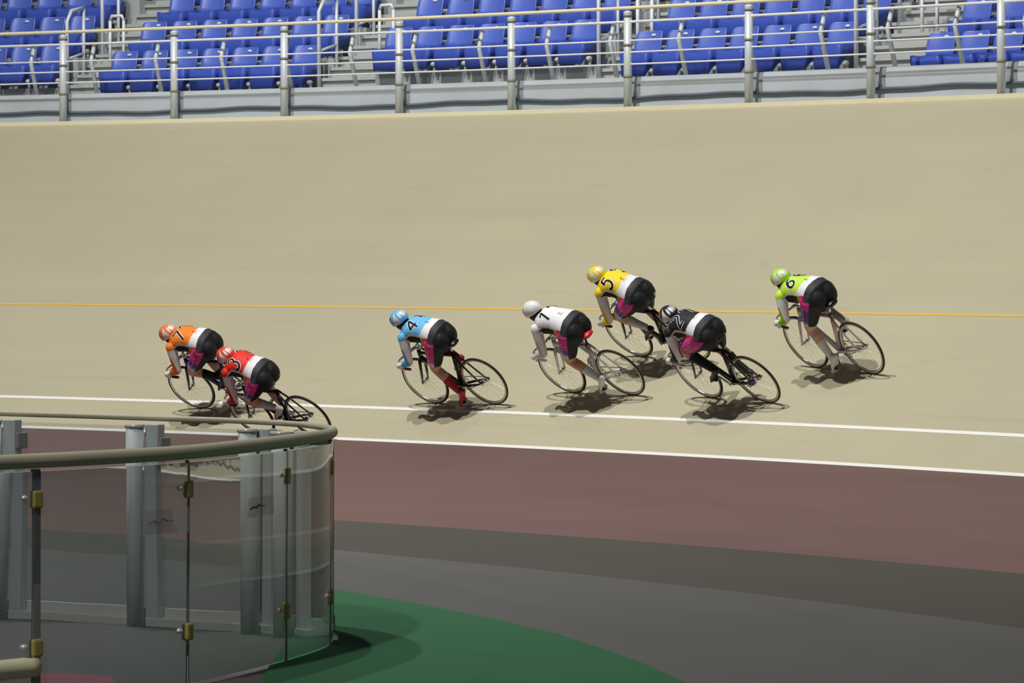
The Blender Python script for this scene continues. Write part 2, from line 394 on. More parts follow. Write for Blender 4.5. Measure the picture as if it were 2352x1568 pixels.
for ai, (aL, aR, nm) in enumerate(aisles):
    st = tag(empty('stairway', pol((aL+aR)/2, RT+0.75, ZT)), kind='structure')
    tag(st, 'pale concrete stairway between two blocks of blue seats')
    for k in range(15):
        r0 = RT+0.75+0.26*k; z = ZS0+0.165*k
        V, Fc, U = arc_sweep([(r0+0.045, ZT-0.05), (r0+0.045, z-0.04), (r0, z-0.045), (r0, z), (r0+0.30, z), (r0+0.30, ZT-0.05)], aR+0.0007, aL-0.0007, 6, True)
        o = link('step', mesh('step', V, Fc), M_CONC2, st); o.matrix_parent_inverse = Matrix.Translation(-st.location)
    # handrail frames beside the seats, at the foot and further up
    for q, (dr, h0) in enumerate(((0.15, 0.0), (1.05, 0.42))):
        a = aL-0.0022
        h = tag(empty('stair_handrail', pol(a, RT+0.8+dr, ZS0+h0)), 'grey tubular handrail at the %s of the %s stairway of the stand' % (('foot', 'middle')[q], ORD[ai]), 'handrail')
        b0 = pol(a, RT+0.8+dr, ZS0+h0)-h.location; b1 = pol(a, RT+0.8+dr+0.42, ZS0+h0+0.16)-h.location
        up = Vector((0, 0, 1.12))
        MB().tube([b0, b0+up, b0+up*1.02+(b1-b0)*0.25+Vector((0, 0, 0.10)), b1+up*1.06], 0.03, 8).obj('front_tube', M_GALV, h)
        MB().tube([b1, b1+up*1.06], 0.026, 8).obj('rear_post', M_GALV, h)
        MB().tube([b0+Vector((0, 0, 0.55)), b1+Vector((0, 0, 0.50))], 0.02, 8).obj('crossbar', M_GALV, h)
    a = (aR*0.75+aL*0.25)
    h = tag(empty('centre_handrail', pol(a, RT+1.6, ZS0+0.5)), 'white looped rail standing in the %s stairway of the stand' % ORD[ai], 'handrail')
    for sgn in (-1, 1):
        MB().tube([pol(a+sgn*0.0022, RT+1.6, ZS0+0.42)-h.location, pol(a+sgn*0.0022, RT+1.6, ZS0+1.15)-h.location], 0.025, 8).obj('leg', M_RAIL, h)
    MB().tube([pol(a-0.0022, RT+1.6, ZS0+1.15)-h.location, pol(a-0.0016, RT+1.6, ZS0+1.22)-h.location, pol(a+0.0016, RT+1.6, ZS0+1.22)-h.location, pol(a+0.0022, RT+1.6, ZS0+1.15)-h.location], 0.025, 8).obj('loop', M_RAIL, h)

# ================================================================ clear panel enclosure in the infield
ZR = 1.18
M_KHAKI = mat('khaki_rail_paint', (182, 177, 152), 0.55, noise=0.05, scale=4)
M_DARKST = mat('dark_steel_bar', (140, 142, 140), 0.6)
M_CLAMP = mat('olive_clamp', (168, 158, 84), 0.5, noise=0.1, scale=30)
M_BOLT = mat('pale_bolt', (225, 220, 205), 0.3, 0.2)
M_LGREY = mat('light_grey_box_post', (182, 190, 192), 0.5, noise=0.04, scale=5)
def panel_mat():
    m = bpy.data.materials.new('clear_acrylic'); m.use_nodes = True; nt = m.node_tree; nt.nodes.clear(); L = nt.links.new
    out = nt.nodes.new('ShaderNodeOutputMaterial')
    rf = nt.nodes.new('ShaderNodeBsdfGlass'); rf.inputs['Color'].default_value = (0.90, 0.925, 0.925, 1); rf.inputs['IOR'].default_value = 1.45; rf.inputs['Roughness'].default_value = 0.0
    df = nt.nodes.new('ShaderNodeBsdfDiffuse'); df.inputs['Color'].default_value = (0.44, 0.47, 0.47, 1)
    mx = nt.nodes.new('ShaderNodeMixShader'); n = nt.nodes.new('ShaderNodeTexNoise'); n.inputs['Scale'].default_value = 3
    r = nt.nodes.new('ShaderNodeMapRange'); r.inputs['To Min'].default_value = 0.17; r.inputs['To Max'].default_value = 0.23
    L(n.outputs['Fac'], r.inputs['Value']); L(r.outputs['Result'], mx.inputs[0]); L(rf.outputs[0], mx.inputs[1]); L(df.outputs[0], mx.inputs[2]); L(mx.outputs[0], out.inputs['Surface'])
    return m
M_ACR = panel_mat()
def flat_panel_mat():      # thin parallel sheets: seen straight through
    m = bpy.data.materials.new('thin_clear_acrylic'); m.use_nodes = True; nt = m.node_tree; nt.nodes.clear(); L = nt.links.new
    out = nt.nodes.new('ShaderNodeOutputMaterial'); tr = nt.nodes.new('ShaderNodeBsdfTransparent'); tr.inputs[0].default_value = (0.95, 0.965, 0.965, 1)
    df = nt.nodes.new('ShaderNodeBsdfDiffuse'); df.inputs['Color'].default_value = (0.46, 0.49, 0.49, 1)
    gl = nt.nodes.new('ShaderNodeBsdfGlossy'); gl.inputs['Roughness'].default_value = 0.03
    m1 = nt.nodes.new('ShaderNodeMixShader'); m1.inputs[0].default_value = 0.09; L(tr.outputs[0], m1.inputs[1]); L(df.outputs[0], m1.inputs[2])
    fr = nt.nodes.new('ShaderNodeFresnel'); fr.inputs['IOR'].default_value = 1.3
    m2 = nt.nodes.new('ShaderNodeMixShader'); L(fr.outputs[0], m2.inputs[0]); L(m1.outputs[0], m2.inputs[1]); L(gl.outputs[0], m2.inputs[2]); L(m2.outputs[0], out.inputs['Surface'])
    return m
M_ACR2 = flat_panel_mat()
rail_px = [(-420, 936), (-200, 942), (0, 949), (200, 955), (350, 960), (540, 966), (670, 973), (730, 979), (756, 984.5), (765, 990), (757, 996), (720, 1004), (600, 1020), (430, 1038), (200, 1052), (0, 1062), (-250, 1078), (-600, 1100)]
ctrl = [ground(x, y, ZR) for x, y in rail_px]
def catmull(P, n=10):
    out = []
    for i in range(len(P)-1):
        p0, p1, p2, p3 = P[max(i-1, 0)], P[i], P[i+1], P[min(i+2, len(P)-1)]
        for k in range(n):
            t = k/n
            out.append(0.5*((2*p1)+(p2-p0)*t+(2*p0-5*p1+4*p2-p3)*t*t+(3*p1-p0-3*p2+p3)*t**3))
    out.append(P[-1]); return out
curve = catmull(ctrl, 10)
enc = tag(empty('panel_enclosure', Vector((curve[90].x, curve[90].y, 0))), 'curved barrier of clear panels under a khaki handrail', 'barrier')
EL = enc.location
def ep(mb, name, m, parent=enc):
    o = mb.obj(name, m, parent); o.matrix_parent_inverse = Matrix.Translation(-EL) if parent is enc else Matrix()
    return o
tip = 9*10
RAD = [0.017 if i < tip-25 else 0.017+(0.036-0.017)*min(1.0, (i-tip+25)/50) for i in range(len(curve))]
ep(MB().tube(curve, RAD, 16), 'handrail', M_KHAKI)
tip = 9*10
def at_px(x, near):
    best = None
    for i, p in enumerate(curve):
        if (i >= tip) == near:
            d = abs(pix(p)[0]-x)
            if best is None or d < best[0]: best = (d, i)
    return best[1]
near_i = [tip+2] + [at_px(x, True) for x in (757, 660, 435, 80, -250)]
far_i = [at_px(x, False) for x in (-330, 50, 372, 640, 722)] + [tip+2]
def slab(i0, i1, z0, z1, t_bot, t_top, nz=10, inset=0.006):
    pts = curve[i0:i1+1]; V = []; n = len(pts)
    for side in (0, 1):
        for i, p in enumerate(pts):
            t = (pts[min(i+1, n-1)]-pts[max(i-1, 0)]).normalized(); nr = Vector((-t.y, t.x, 0))
            for k in range(nz+1):
                f = k/nz; th = t_bot+(t_top-t_bot)*f
                V.append(Vector((p.x, p.y, z0+(z1-z0)*f)) + nr*(th/2 if side else -th/2))
    m = nz+1; Fs = []; g = MB()
    for i in range(n-1):
        for k in range(nz):
            a = i*m+k; Fs.append((a, a+m, a+m+1, a+1)); c = n*m+a; Fs.append((c, c+1, c+m+1, c+m))
    rim = [i*m for i in range(n)] + [(n-1)*m+k for k in range(1, m)] + [i*m+nz for i in range(n-2, -1, -1)] + [k for k in range(nz-1, 0, -1)]
    g.add(V, Fs, True)
    Vr = []; Fr = []
    for q in range(len(rim)):
        a, c = rim[q], rim[(q+1) % len(rim)]; o = len(Vr); Vr += [V[a], V[c], V[c+n*m], V[a+n*m]]; Fr.append((o+3, o+2, o+1, o))
    # outward normals on every sheet
    p0, p1, p2 = V[Fs[0][0]], V[Fs[0][1]], V[Fs[0][2]]
    if (p1-p0).cross(p2-p0).dot(V[0]-V[n*m]) < 0: g.f = [f[::-1] for f in g.f]
    ctr = (V[0]+V[n*m])/2; mid_ = V[(n//2)*m+nz//2]
    q0 = Vr[0:4]; nr0 = (q0[2]-q0[3]).cross(q0[1]-q0[3])
    if nr0.dot(Vector((0, 0, -1))) < 0: Fr = [f[::-1] for f in Fr]
    return g.add(Vr, Fr, False)
ZN0, ZN1 = 0.02, 1.13
for j in range(len(near_i)-1):
    i0, i1 = sorted((near_i[j], near_i[j+1]))
    ep(slab(i0, i1, ZN0, ZN1, 0.005, 0.034 if j else 0.006), 'clear_panel', M_ACR if j else M_ACR2)
for j in range(len(far_i)-1):
    i0, i1 = sorted((far_i[j], far_i[j+1]))
    ep(slab(i0, i1, 0.10, ZN1, 0.010, 0.010, 4), 'clear_panel', M_ACR2)
# lower rail of the near side and plinth of the far side
ep(MB().tube([Vector((p.x, p.y, 0.19)) for p in curve[near_i[4]:]], 0.05, 12), 'lower_rail', M_CREAM)
V = []; Fc = []; fp = curve[:tip-14]
for i, p in enumerate(fp):
    t = (fp[min(i+1, len(fp)-1)]-fp[max(i-1, 0)]).normalized(); nr = Vector((-t.y, t.x, 0))
    for d, z in ((-0.13, 0.0), (-0.13, 0.045), (-0.05, 0.05), (-0.05, 0.10), (0.06, 0.10), (0.06, 0.0)): V.append(Vector((p.x, p.y, z))-nr*d*-1)
for i in range(len(fp)-1):
    for k in range(6): Fc.append((i*6+k, i*6+(k+1) % 6, (i+1)*6+(k+1) % 6, (i+1)*6+k))
Fc += [(0, 1, 2, 3, 4, 5), tuple(len(V)-1-k for k in range(6))]
ep(MB().add(V, Fc), 'plinth', mat('pale_plinth', (196, 196, 190), 0.7, noise=0.06, scale=4))
for q_, i in enumerate(near_i[1:]):
    p = curve[i]; t = (curve[min(i+1, len(curve)-1)]-curve[i-1]).normalized(); rot = Matrix.Rotation(math.atan2(t.y, t.x), 3, 'Z')
    po = ep(MB().box((p.x, p.y, 0.57), (0.05 if q_ > 2 else 0.014, 0.02, 1.14), rot, 0.004), 'mullion', M_DARKST)
    for z in (0.995, 0.28):
        c = ep(MB().box((p.x, p.y, z), (0.062, 0.05, 0.088), rot, 0.012), 'clamp', M_CLAMP, po)
        ep(MB().ball(Vector((p.x, p.y, z+0.01))-t*-0.055+Vector((-0.01, -0.03, 0)), (0.022, 0.02, 0.014), 10, 6), 'bolt', M_BOLT, po)
for i in far_i[:-1]:
    p = curve[i]; t = (curve[i+1]-curve[i-1]).normalized(); nr = Vector((t.y, -t.x, 0))
    q = p + nr*0.14; rot = Matrix.Rotation(math.atan2(t.y, t.x), 3, 'Z')
    po = ep(MB().tube([Vector((q.x-0.06, q.y, 0)), Vector((q.x-0.06, q.y, 1.14))], 0.055, 14), 'pillar', M_LGREY)
    ep(MB().tube([Vector((q.x-0.06, q.y, 1.13)), Vector((q.x-0.06, q.y, 1.15))], 0.062, 14), 'pillar_cap', M_BOLT, po)
    ep(MB().box((q.x+0.06, q.y+0.02, 0.575), (0.10, 0.07, 1.15), rot, 0.008), 'box_post', M_LGREY, po)
    ep(MB().box((q.x+0.11, q.y, 1.02), (0.05, 0.09, 0.10), rot, 0.006), 'bracket', M_DARKST, po)
# notice stickers on the near panels
def sticker(x0, y0, x1, y1, lab, ink):
    i = at_px((x0+x1)/2, True); D = curve[i].y-0.03
    e = tag(empty('notice', ray((x0+x1)/2, y1, D)), lab, 'notice')
    a, b = ray(x0, y0, D)-e.location, ray(x1, y1, D)-e.location
    j0, j1 = at_px(x0, True), at_px(x1, True); dy = curve[j1].y-curve[j0].y
    sh = MB(); P = [Vector((a.x, -dy/2, b.z)), Vector((b.x, dy/2, b.z)), Vector((b.x, dy/2, a.z)), Vector((a.x, -dy/2, a.z))]
    sh.add(P + [p+Vector((0, 0.002, 0)) for p in P], [(0, 1, 2, 3), (7, 6, 5, 4), (0, 4, 5, 1), (2, 6, 7, 3), (1, 5, 6, 2), (0, 3, 7, 4)]).obj('sheet', MATS['film'], e)
    w = P[1]-P[0]; hgt = a.z-b.z
    pts = [P[0]+w*u+Vector((0, -0.002, hgt*v)) for u, v in ((0.08, 0.42), (0.2, 0.55), (0.28, 0.45), (0.4, 0.62), (0.5, 0.5), (0.62, 0.52))]
    MB().tube(pts, 0.010, 6, flat=0.2).obj('scribble', ink, e)
def film_mat():
    m = bpy.data.materials.new('film'); m.use_nodes = True; nt = m.node_tree; b = nt.nodes['Principled BSDF']
    b.inputs['Base Color'].default_value = (*lin((236, 232, 232)), 1); b.inputs['Alpha'].default_value = 0.22; b.inputs['Roughness'].default_value = 0.5
    MATS['film'] = m
film_mat()
sticker(337, 1168, 430, 1224, 'pale notice with a red scribble stuck on the clear panel', mat('red_ink', (150, 84, 84), 0.6))
sticker(575, 1140, 625, 1185, 'small faint notice with a dark scribble stuck on the clear panel', mat('dark_ink', (100, 80, 80), 0.6))
# dark weight on the grass
p = ground(778, 1642); g = MB().box((0, 0, 0.06), (0.22, 0.16, 0.12), Matrix.Rotation(0.5, 3, 'Z'), 0.02)
o = g.obj('weight', mat('dark_green_rubber', (22, 50, 36), 0.6)); o.location = p+Vector((0, 0, 0.012)); tag(o, 'dark green rubber weight on the artificial grass', 'weight')
# ================================================================ bicycles
WR = 0.335; WBASE = 0.95
BBP = Vector((0.385, 0, 0.275)); RH = Vector((0, 0, WR)); FH = Vector((WBASE, 0, WR))
M_TYRE = mat('black_tyre', (34, 33, 32), 0.6); M_WALL = mat('tan_sidewall', (150, 132, 96), 0.6)
M_ALU = mat('polished_aluminium', (205, 206, 208), 0.22, 0.9); M_CHROME = mat('chrome', (215, 216, 220), 0.12, 1.0)
M_BLACK = mat('black_plastic', (26, 26, 28), 0.45); M_CHAIN = mat('chain_steel', (70, 68, 64), 0.35, 0.8)
def wheel_meshes():
    circ = lambda r, n=56, y=0: [Vector((r*math.cos(2*math.pi*i/n), y, r*math.sin(2*math.pi*i/n))) for i in range(n)]
    d = {}
    d['tyre'] = (MB().tube(circ(WR-0.0115), 0.0115, 10, closed=True, upv=(0, 1, 0)).me('tyre'), M_TYRE)
    g = MB()
    for y in (-0.0095, 0.0095): g.tube(circ(WR-0.0205, y=y), 0.0035, 6, closed=True, upv=(0, 1, 0))
    d['sidewall'] = (g.me('sidewall'), M_WALL)
    n = 56; V = []; Fc = []
    pr = [(WR-0.021, -0.0105), (WR-0.021, 0.0105), (WR-0.040, 0.0085), (WR-0.046, 0.0), (WR-0.040, -0.0085)]
    for i in range(n):
        a = 2*math.pi*i/n
        for r, y in pr: V.append((r*math.cos(a), y, r*math.sin(a)))
    for i in range(n):
        for k in range(5): Fc.append((i*5+k, i*5+(k+1) % 5, ((i+1) % n)*5+(k+1) % 5, ((i+1) % n)*5+k))
    d['rim'] = (MB().add(V, Fc, True).me('rim'), M_ALU)
    g = MB().tube([(0, -0.05, 0), (0, 0.05, 0)], 0.008, 8).tube([(0, -0.032, 0), (0, -0.028, 0)], 0.03, 16).tube([(0, 0.028, 0), (0, 0.032, 0)], 0.03, 16).tube([(0, -0.03, 0), (0, 0.03, 0)], 0.014, 12)
    d['hub'] = (g.me('hub'), M_CHROME)
    g = MB()
    for i in range(32):
        a = 2*math.pi*i/32; b = a+(0.5 if (i//2) % 2 else -0.5); y = 0.03 if i % 2 else -0.03
        g.tube([(0.028*math.cos(b), y, 0.028*math.sin(b)), ((WR-0.044)*math.cos(a), 0, (WR-0.044)*math.sin(a))], 0.0008, 4, cap=False)
    d['spokes'] = (g.me('spokes'), M_ALU)
    for k, (me, m) in d.items(): me.materials.append(m)
    return {k: v[0] for k, v in d.items()}
WHEEL = wheel_meshes()
def BAR(s): return [Vector((x-0.035, s*y, z)) for x, y, z in ((0.915, 0.0, 0.80), (0.915, 0.05, 0.80), (0.928, 0.11, 0.80), (0.965, 0.155, 0.793), (1.015, 0.183, 0.765), (1.043, 0.19, 0.72), (1.03, 0.19, 0.68), (0.985, 0.19, 0.655), (0.93, 0.19, 0.647), (0.895, 0.19, 0.645))]
def bike(mtx, cfg, theta):
    fm = mat('frame_' + cfg['fname'], cfg['frame'], 0.25, 0.1, coat=0.5)
    b = empty('track_bicycle'); b.matrix_world = mtx
    tag(b, cfg['bike_label'], 'bicycle')
    for nm, pos in (('rear_wheel', RH), ('front_wheel', FH)):
        w = link(nm, WHEEL['rim'], None, b); w.location = pos; w.rotation_euler = (0, random.random()*6, 0)
        for k in ('tyre', 'sidewall', 'hub', 'spokes'): link(k, WHEEL[k], None, w)
    sc = Vector((0.272, 0, 0.745)); ht = Vector((0.797, 0, 0.785)); hb = Vector((0.829, 0, 0.665))
    g = MB()
    g.tube([hb, ht], 0.025, 12); g.tube([Vector((0.278, 0, 0.715)), Vector((0.803, 0, 0.745))], 0.021, 12)
    g.tube([BBP, Vector((0.823, 0, 0.69))], [0.031, 0.027], 12); g.tube([BBP, sc], [0.036, 0.028], 12, flat=0.55)
    g.tube([BBP+Vector((0, -0.035, 0)), BBP+Vector((0, 0.035, 0))], 0.024, 14)
    for s in (-1, 1):
        g.tube([BBP+Vector((-0.02, s*0.025, 0)), Vector((0.25, s*0.038, 0.295)), RH+Vector((0.0, s*0.056, 0))], [0.017, 0.016, 0.011], 10)
        g.tube([Vector((0.275, s*0.02, 0.725)), Vector((0.20, s*0.035, 0.62)), RH+Vector((0, s*0.056, 0.0))], [0.013, 0.012, 0.010], 10)
        g.box(RH+Vector((-0.005, s*0.058, 0)), (0.05, 0.008, 0.035))
    frame = g.obj('frame', fm, b)
    g = MB()
    for s in (-1, 1): g.tube([Vector((0.833, s*0.03, 0.655)), Vector((0.845, s*0.045, 0.60)), Vector((0.90, s*0.052, 0.45)), FH+Vector((0, s*0.054, 0))], [0.022, 0.023, 0.019, 0.012], 10, flat=0.6)
    g.tube([Vector((0.833, -0.035, 0.655)), Vector((0.833, 0.035, 0.655))], 0.018, 10)
    g.obj('fork', fm, b)
    MB().tube([ht, ht+Vector((-0.006, 0, 0.03)), Vector((0.88, 0, 0.80))], [0.018, 0.017, 0.014], 10).tube([Vector((0.88, -0.022, 0.80)), Vector((0.88, 0.022, 0.80))], 0.019, 12).obj('stem', M_CHROME if cfg.get('chrome', True) else M_BLACK, b)
    bar = MB().tube(catmull(BAR(-1)[::-1] + BAR(1)[1:], 4), 0.0125, 10).obj('handlebar', M_CHROME, b)
    gm = mat('grip_' + cfg['grip'], {'red': (150, 40, 50), 'black': (26, 26, 28), 'white': (225, 225, 225)}[cfg['grip']], 0.7)
    for s in (-1, 1):
        MB().tube([BAR(s)[9], BAR(s)[8], BAR(s)[7]], 0.017, 10).obj('grip', gm, bar)
    g = MB(); rings = []
    for x, w, t in ((0.125, 0.045, 0.012), (0.14, 0.068, 0.028), (0.19, 0.070, 0.030), (0.26, 0.042, 0.026), (0.34, 0.023, 0.022), (0.40, 0.019, 0.018), (0.412, 0.010, 0.010)):
        rings.append([(x+cfg.get('sad', 0), w*math.cos(a), 0.888+0.012*(0.19-x)*4*(x < 0.19) + t*math.sin(a)) for a in [2*math.pi*k/14 for k in range(14)]])
    sad = g.loft(rings).obj('saddle', mat('saddle_' + cfg['saddle'], {'black': (24, 24, 26), 'red': (200, 44, 56)}[cfg['saddle']], 0.3), b)
    g = MB()
    for s in (-1, 1): g.tube([Vector((0.16, s*0.022, 0.862)), Vector((0.20, s*0.02, 0.845)), Vector((0.29, s*0.02, 0.848)), Vector((0.36, s*0.008, 0.87))], 0.004, 6)
    ro_ = g.obj('saddle_rail', M_CHROME, sad); ro_.location.x = cfg.get('sad', 0)
    MB().tube([sc, Vector((0.247+cfg.get('sad', 0)*0.6, 0, 0.85))], 0.0135, 10).box((0.247+cfg.get('sad', 0)*0.8, 0, 0.85), (0.05, 0.05, 0.02), None, 0.004).obj('seatpost', M_BLACK if cfg['saddle'] == 'red' else M_CHROME, b)
    MB().tube([sc+Vector((0.01, -0.025, -0.01)), sc+Vector((0.01, 0.025, -0.01))], 0.012, 8).obj('seat_clamp', M_BLACK, b)
    ring = [Vector((0.092*math.cos(a), -0.045, 0.092*math.sin(a)))+BBP for a in [2*math.pi*i/40 for i in range(40)]]
    g = MB().tube(ring, 0.005, 6, closed=True, upv=(0, 1, 0))
    for i in range(5):
        a = 2*math.pi*i/5+theta; g.tube([BBP+Vector((0, -0.045, 0)), BBP+Vector((0.09*math.cos(a), -0.045, 0.09*math.sin(a)))], 0.007, 6)
    g.obj('chainring', M_ALU, b)
    pts = [BBP+Vector((0.095*math.cos(a), -0.045, 0.095*math.sin(a))) for a in [math.radians(-95+x) for x in range(0, 191, 15)]]
    pts += [RH+Vector((0.034*math.cos(a), -0.045, 0.034*math.sin(a))) for a in [math.radians(95+x) for x in range(0, 171, 17)]]
    MB().tube(pts, 0.0045, 6, closed=True, upv=(0, 1, 0)).obj('chain', M_CHAIN, b)
    MB().tube([RH+Vector((0.032*math.cos(a), -0.045, 0.032*math.sin(a))) for a in [2*math.pi*i/20 for i in range(20)]], 0.005, 6, closed=True, upv=(0, 1, 0)).obj('sprocket', M_CHROME, b)
    for s in (-1, 1):
        MB().tube([RH+Vector((0, s*0.05, 0)), RH+Vector((0, s*0.075, 0))], 0.012, 6).box(RH+Vector((-0.03, s*0.062, 0)), (0.04, 0.012, 0.022), None, 0.003).obj('axle_nut', mat('purple_anodised', (140, 60, 170), 0.3, 0.6) if cfg.get('purple') else M_CHROME, b)
        MB().tube([FH+Vector((0, s*0.05, 0)), FH+Vector((0, s*0.07, 0))], 0.011, 6).obj('axle_nut', M_CHROME, b)
        th = theta if s > 0 else theta+math.pi
        e = BBP+Vector((0.165*math.cos(th), s*0.075, 0.165*math.sin(th)))
        MB().tube([BBP+Vector((0, s*0.06, 0)), e], [0.014, 0.011], 10).obj('crank', M_ALU, b)
        pd = e+Vector((0, s*0.055, 0)); MB().box(pd, (0.075, 0.06, 0.014), None, 0.004).tube([e, pd], 0.007, 8).obj('pedal', M_ALU, b)
    return b

# ================================================================ riders
def arcs(cx, cy, rx, ry, a0, a1, n=12): return [(cx+rx*math.cos(math.radians(a0+(a1-a0)*i/n)), cy+ry*math.sin(math.radians(a0+(a1-a0)*i/n))) for i in range(n+1)]
GLYPH = {'1': [[(0.12, 0.72), (0.42, 1.0), (0.40, 0.0)]],
         '2': [arcs(0.3, 0.72, 0.27, 0.28, 165, -30)+[(0.05, 0.0), (0.6, 0.03)]],
         '3': [arcs(0.28, 0.75, 0.25, 0.25, 150, -75)+arcs(0.28, 0.26, 0.29, 0.27, 75, -150)],
         '4': [[(0.52, 0.0), (0.50, 1.0), (0.02, 0.32), (0.68, 0.30)]],
         '5': [[(0.56, 1.0), (0.14, 0.97), (0.10, 0.58)]+arcs(0.29, 0.33, 0.28, 0.32, 115, -145)],
         '6': [arcs(0.62, 0.34, 0.58, 0.66, 105, 175, 8)+arcs(0.30, 0.29, 0.26, 0.28, 175, 535, 20)],
         '7': [[(0.02, 0.92), (0.60, 1.0), (0.24, 0.0)]],
         'X': [[(0, 0), (0.6, 1)], [(0, 1), (0.6, 0)]], 'E': [[(0.55, 1), (0, 1), (0, 0), (0.55, 0)], [(0, 0.5), (0.45, 0.5)]],
         'B': [[(0, 0), (0, 1), (0.4, 1), (0.5, 0.75), (0.4, 0.52), (0, 0.5)], [(0.4, 0.52), (0.58, 0.26), (0.42, 0), (0, 0)]], 'I': [[(0.25, 0), (0.25, 1)]],
         'O': [arcs(0.3, 0.5, 0.3, 0.5, 0, 360, 16)], 'C': [arcs(0.45, 0.5, 0.45, 0.5, 60, 310, 16)]}
def project(strokes, O, eu, ev, d, bvh, width, off):
    """lays painted strokes on the surface of the garment along direction d"""
    V = []; Fc = []
    for st in strokes:
        pts = [Vector((x, y)) for x, y in st]; rs = [pts[0]]
        for a, b in zip(pts, pts[1:]):
            n = max(1, int((b-a).length/0.008))
            rs += [a+(b-a)*(i/n) for i in range(1, n+1)]
        base = len(V); ok = []
        for i, p in enumerate(rs):
            t = (rs[min(i+1, len(rs)-1)]-rs[max(i-1, 0)]).normalized(); nn = Vector((-t.y, t.x))
            good = True
            for w in (-0.5, 0, 0.5):
                q = p+nn*w*width; o = O+eu*q.x+ev*q.y-d*0.35
                h = bvh.ray_cast(o, d, 0.7)
                if h[0] is None: good = False; V.append(O)
                else: V.append(h[0]+h[1]*off*(1 if h[1].dot(d) < 0 else -1))
            ok.append(good)
        for i in range(len(rs)-1):
            if ok[i] and ok[i+1]:
                k = base+i*3; Fc += [(k, k+3, k+4, k+1), (k+1, k+4, k+5, k+2)]
    return V, Fc
def blob(pts, O, eu, ev, d, bvh, off, rings=1):
    V = []; n = len(pts); cx, cy = sum(p[0] for p in pts)/n, sum(p[1] for p in pts)/n
    for x, y in [(cx, cy)]+[(cx+(p[0]-cx)*k/rings, cy+(p[1]-cy)*k/rings) for k in range(1, rings+1) for p in pts]:
        h = bvh.ray_cast(O+eu*x+ev*y-d*0.3, d, 0.6)
        if h[0] is None: return [], []
        V.append(h[0]+h[1]*off*(1 if h[1].dot(d) < 0 else -1))
    Fc = [(0, i+1, (i+1) % n+1) for i in range(n)]
    for k in range(rings-1):
        Fc += [(1+k*n+i, 1+(k+1)*n+i, 1+(k+1)*n+(i+1) % n, 1+k*n+(i+1) % n) for i in range(n)]
    return V, Fc
STAR = [((0.016 if i % 2 == 0 else 0.007)*math.cos(math.pi/2+math.pi*i/5), (0.016 if i % 2 == 0 else 0.007)*math.sin(math.pi/2+math.pi*i/5)) for i in range(10)]
def smoothstep(a, b, x): t = np.clip((x-a)/(b-a), 0, 1); return t*t*(3-2*t)
def mixc(c0, c1, t): return np.asarray(c0)[None, :]*(1-t[:, None])+np.asarray(c1)[None, :]*t[:, None]
def limb_pose(theta, s):
    th = theta if s > 0 else theta+math.pi
    pd = BBP+Vector((0.165*math.cos(th), s*0.132, 0.165*math.sin(th)))
    toe = math.radians(44+8*math.cos(th-math.radians(-110)))
    f = Vector((math.cos(toe), 0, -math.sin(toe))); fn = Vector((math.sin(toe), 0, math.cos(toe)))
    ball = pd+fn*0.028; heel = ball-f*0.165; ank = ball-f*0.135+fn*0.075
    hip = Vector((0.345, s*0.104, 0.985)); L1, L2 = 0.400, 0.382
    v = ank-hip; d = min(v.length, L1+L2-0.004); u = v.normalized()
    ca = (L1*L1+d*d-L2*L2)/(2*L1*d); pole = Vector((1, s*0.10, 0.25)); pole = (pole-u*pole.dot(u)).normalized()
    knee = hip+u*(L1*ca)+pole*(L1*math.sqrt(max(0, 1-ca*ca)))
    return dict(hip=hip, knee=knee, ank=ank, ball=ball, heel=heel, f=f, fn=fn, pd=pd)
def rlimb(g, pts, rad):
    P = [Vector(p) for p in pts]; t0 = (P[0]-P[1]).normalized(); t1 = (P[-1]-P[-2]).normalized()
    pp = [P[0]+t0*rad[0]*0.75]+P+[P[-1]+t1*rad[-1]*0.75]
    g.tube(pp, [rad[0]*0.6]+list(rad)+[rad[-1]*0.6], 16)
def seg(Vn, a, b):
    a = np.array(a); b = np.array(b); ab = b-a
    t = np.clip(((Vn-a) @ ab)/(ab @ ab), -0.3, 1.3); tc = np.clip(t, 0, 1)
    return t, np.linalg.norm(Vn-(a+tc[:, None]*ab), axis=1)
SPINE0 = [((0.245, 0.970), 0.120, 0.095), ((0.290, 0.980), 0.178, 0.145), ((0.37, 1.008), 0.190, 0.166), ((0.46, 1.046), 0.168, 0.150), ((0.54, 1.075), 0.152, 0.140), ((0.62, 1.09), 0.162, 0.140), ((0.70, 1.09), 0.168, 0.130), ((0.77, 1.09), 0.140, 0.102), ((0.82, 1.09), 0.07, 0.06)]
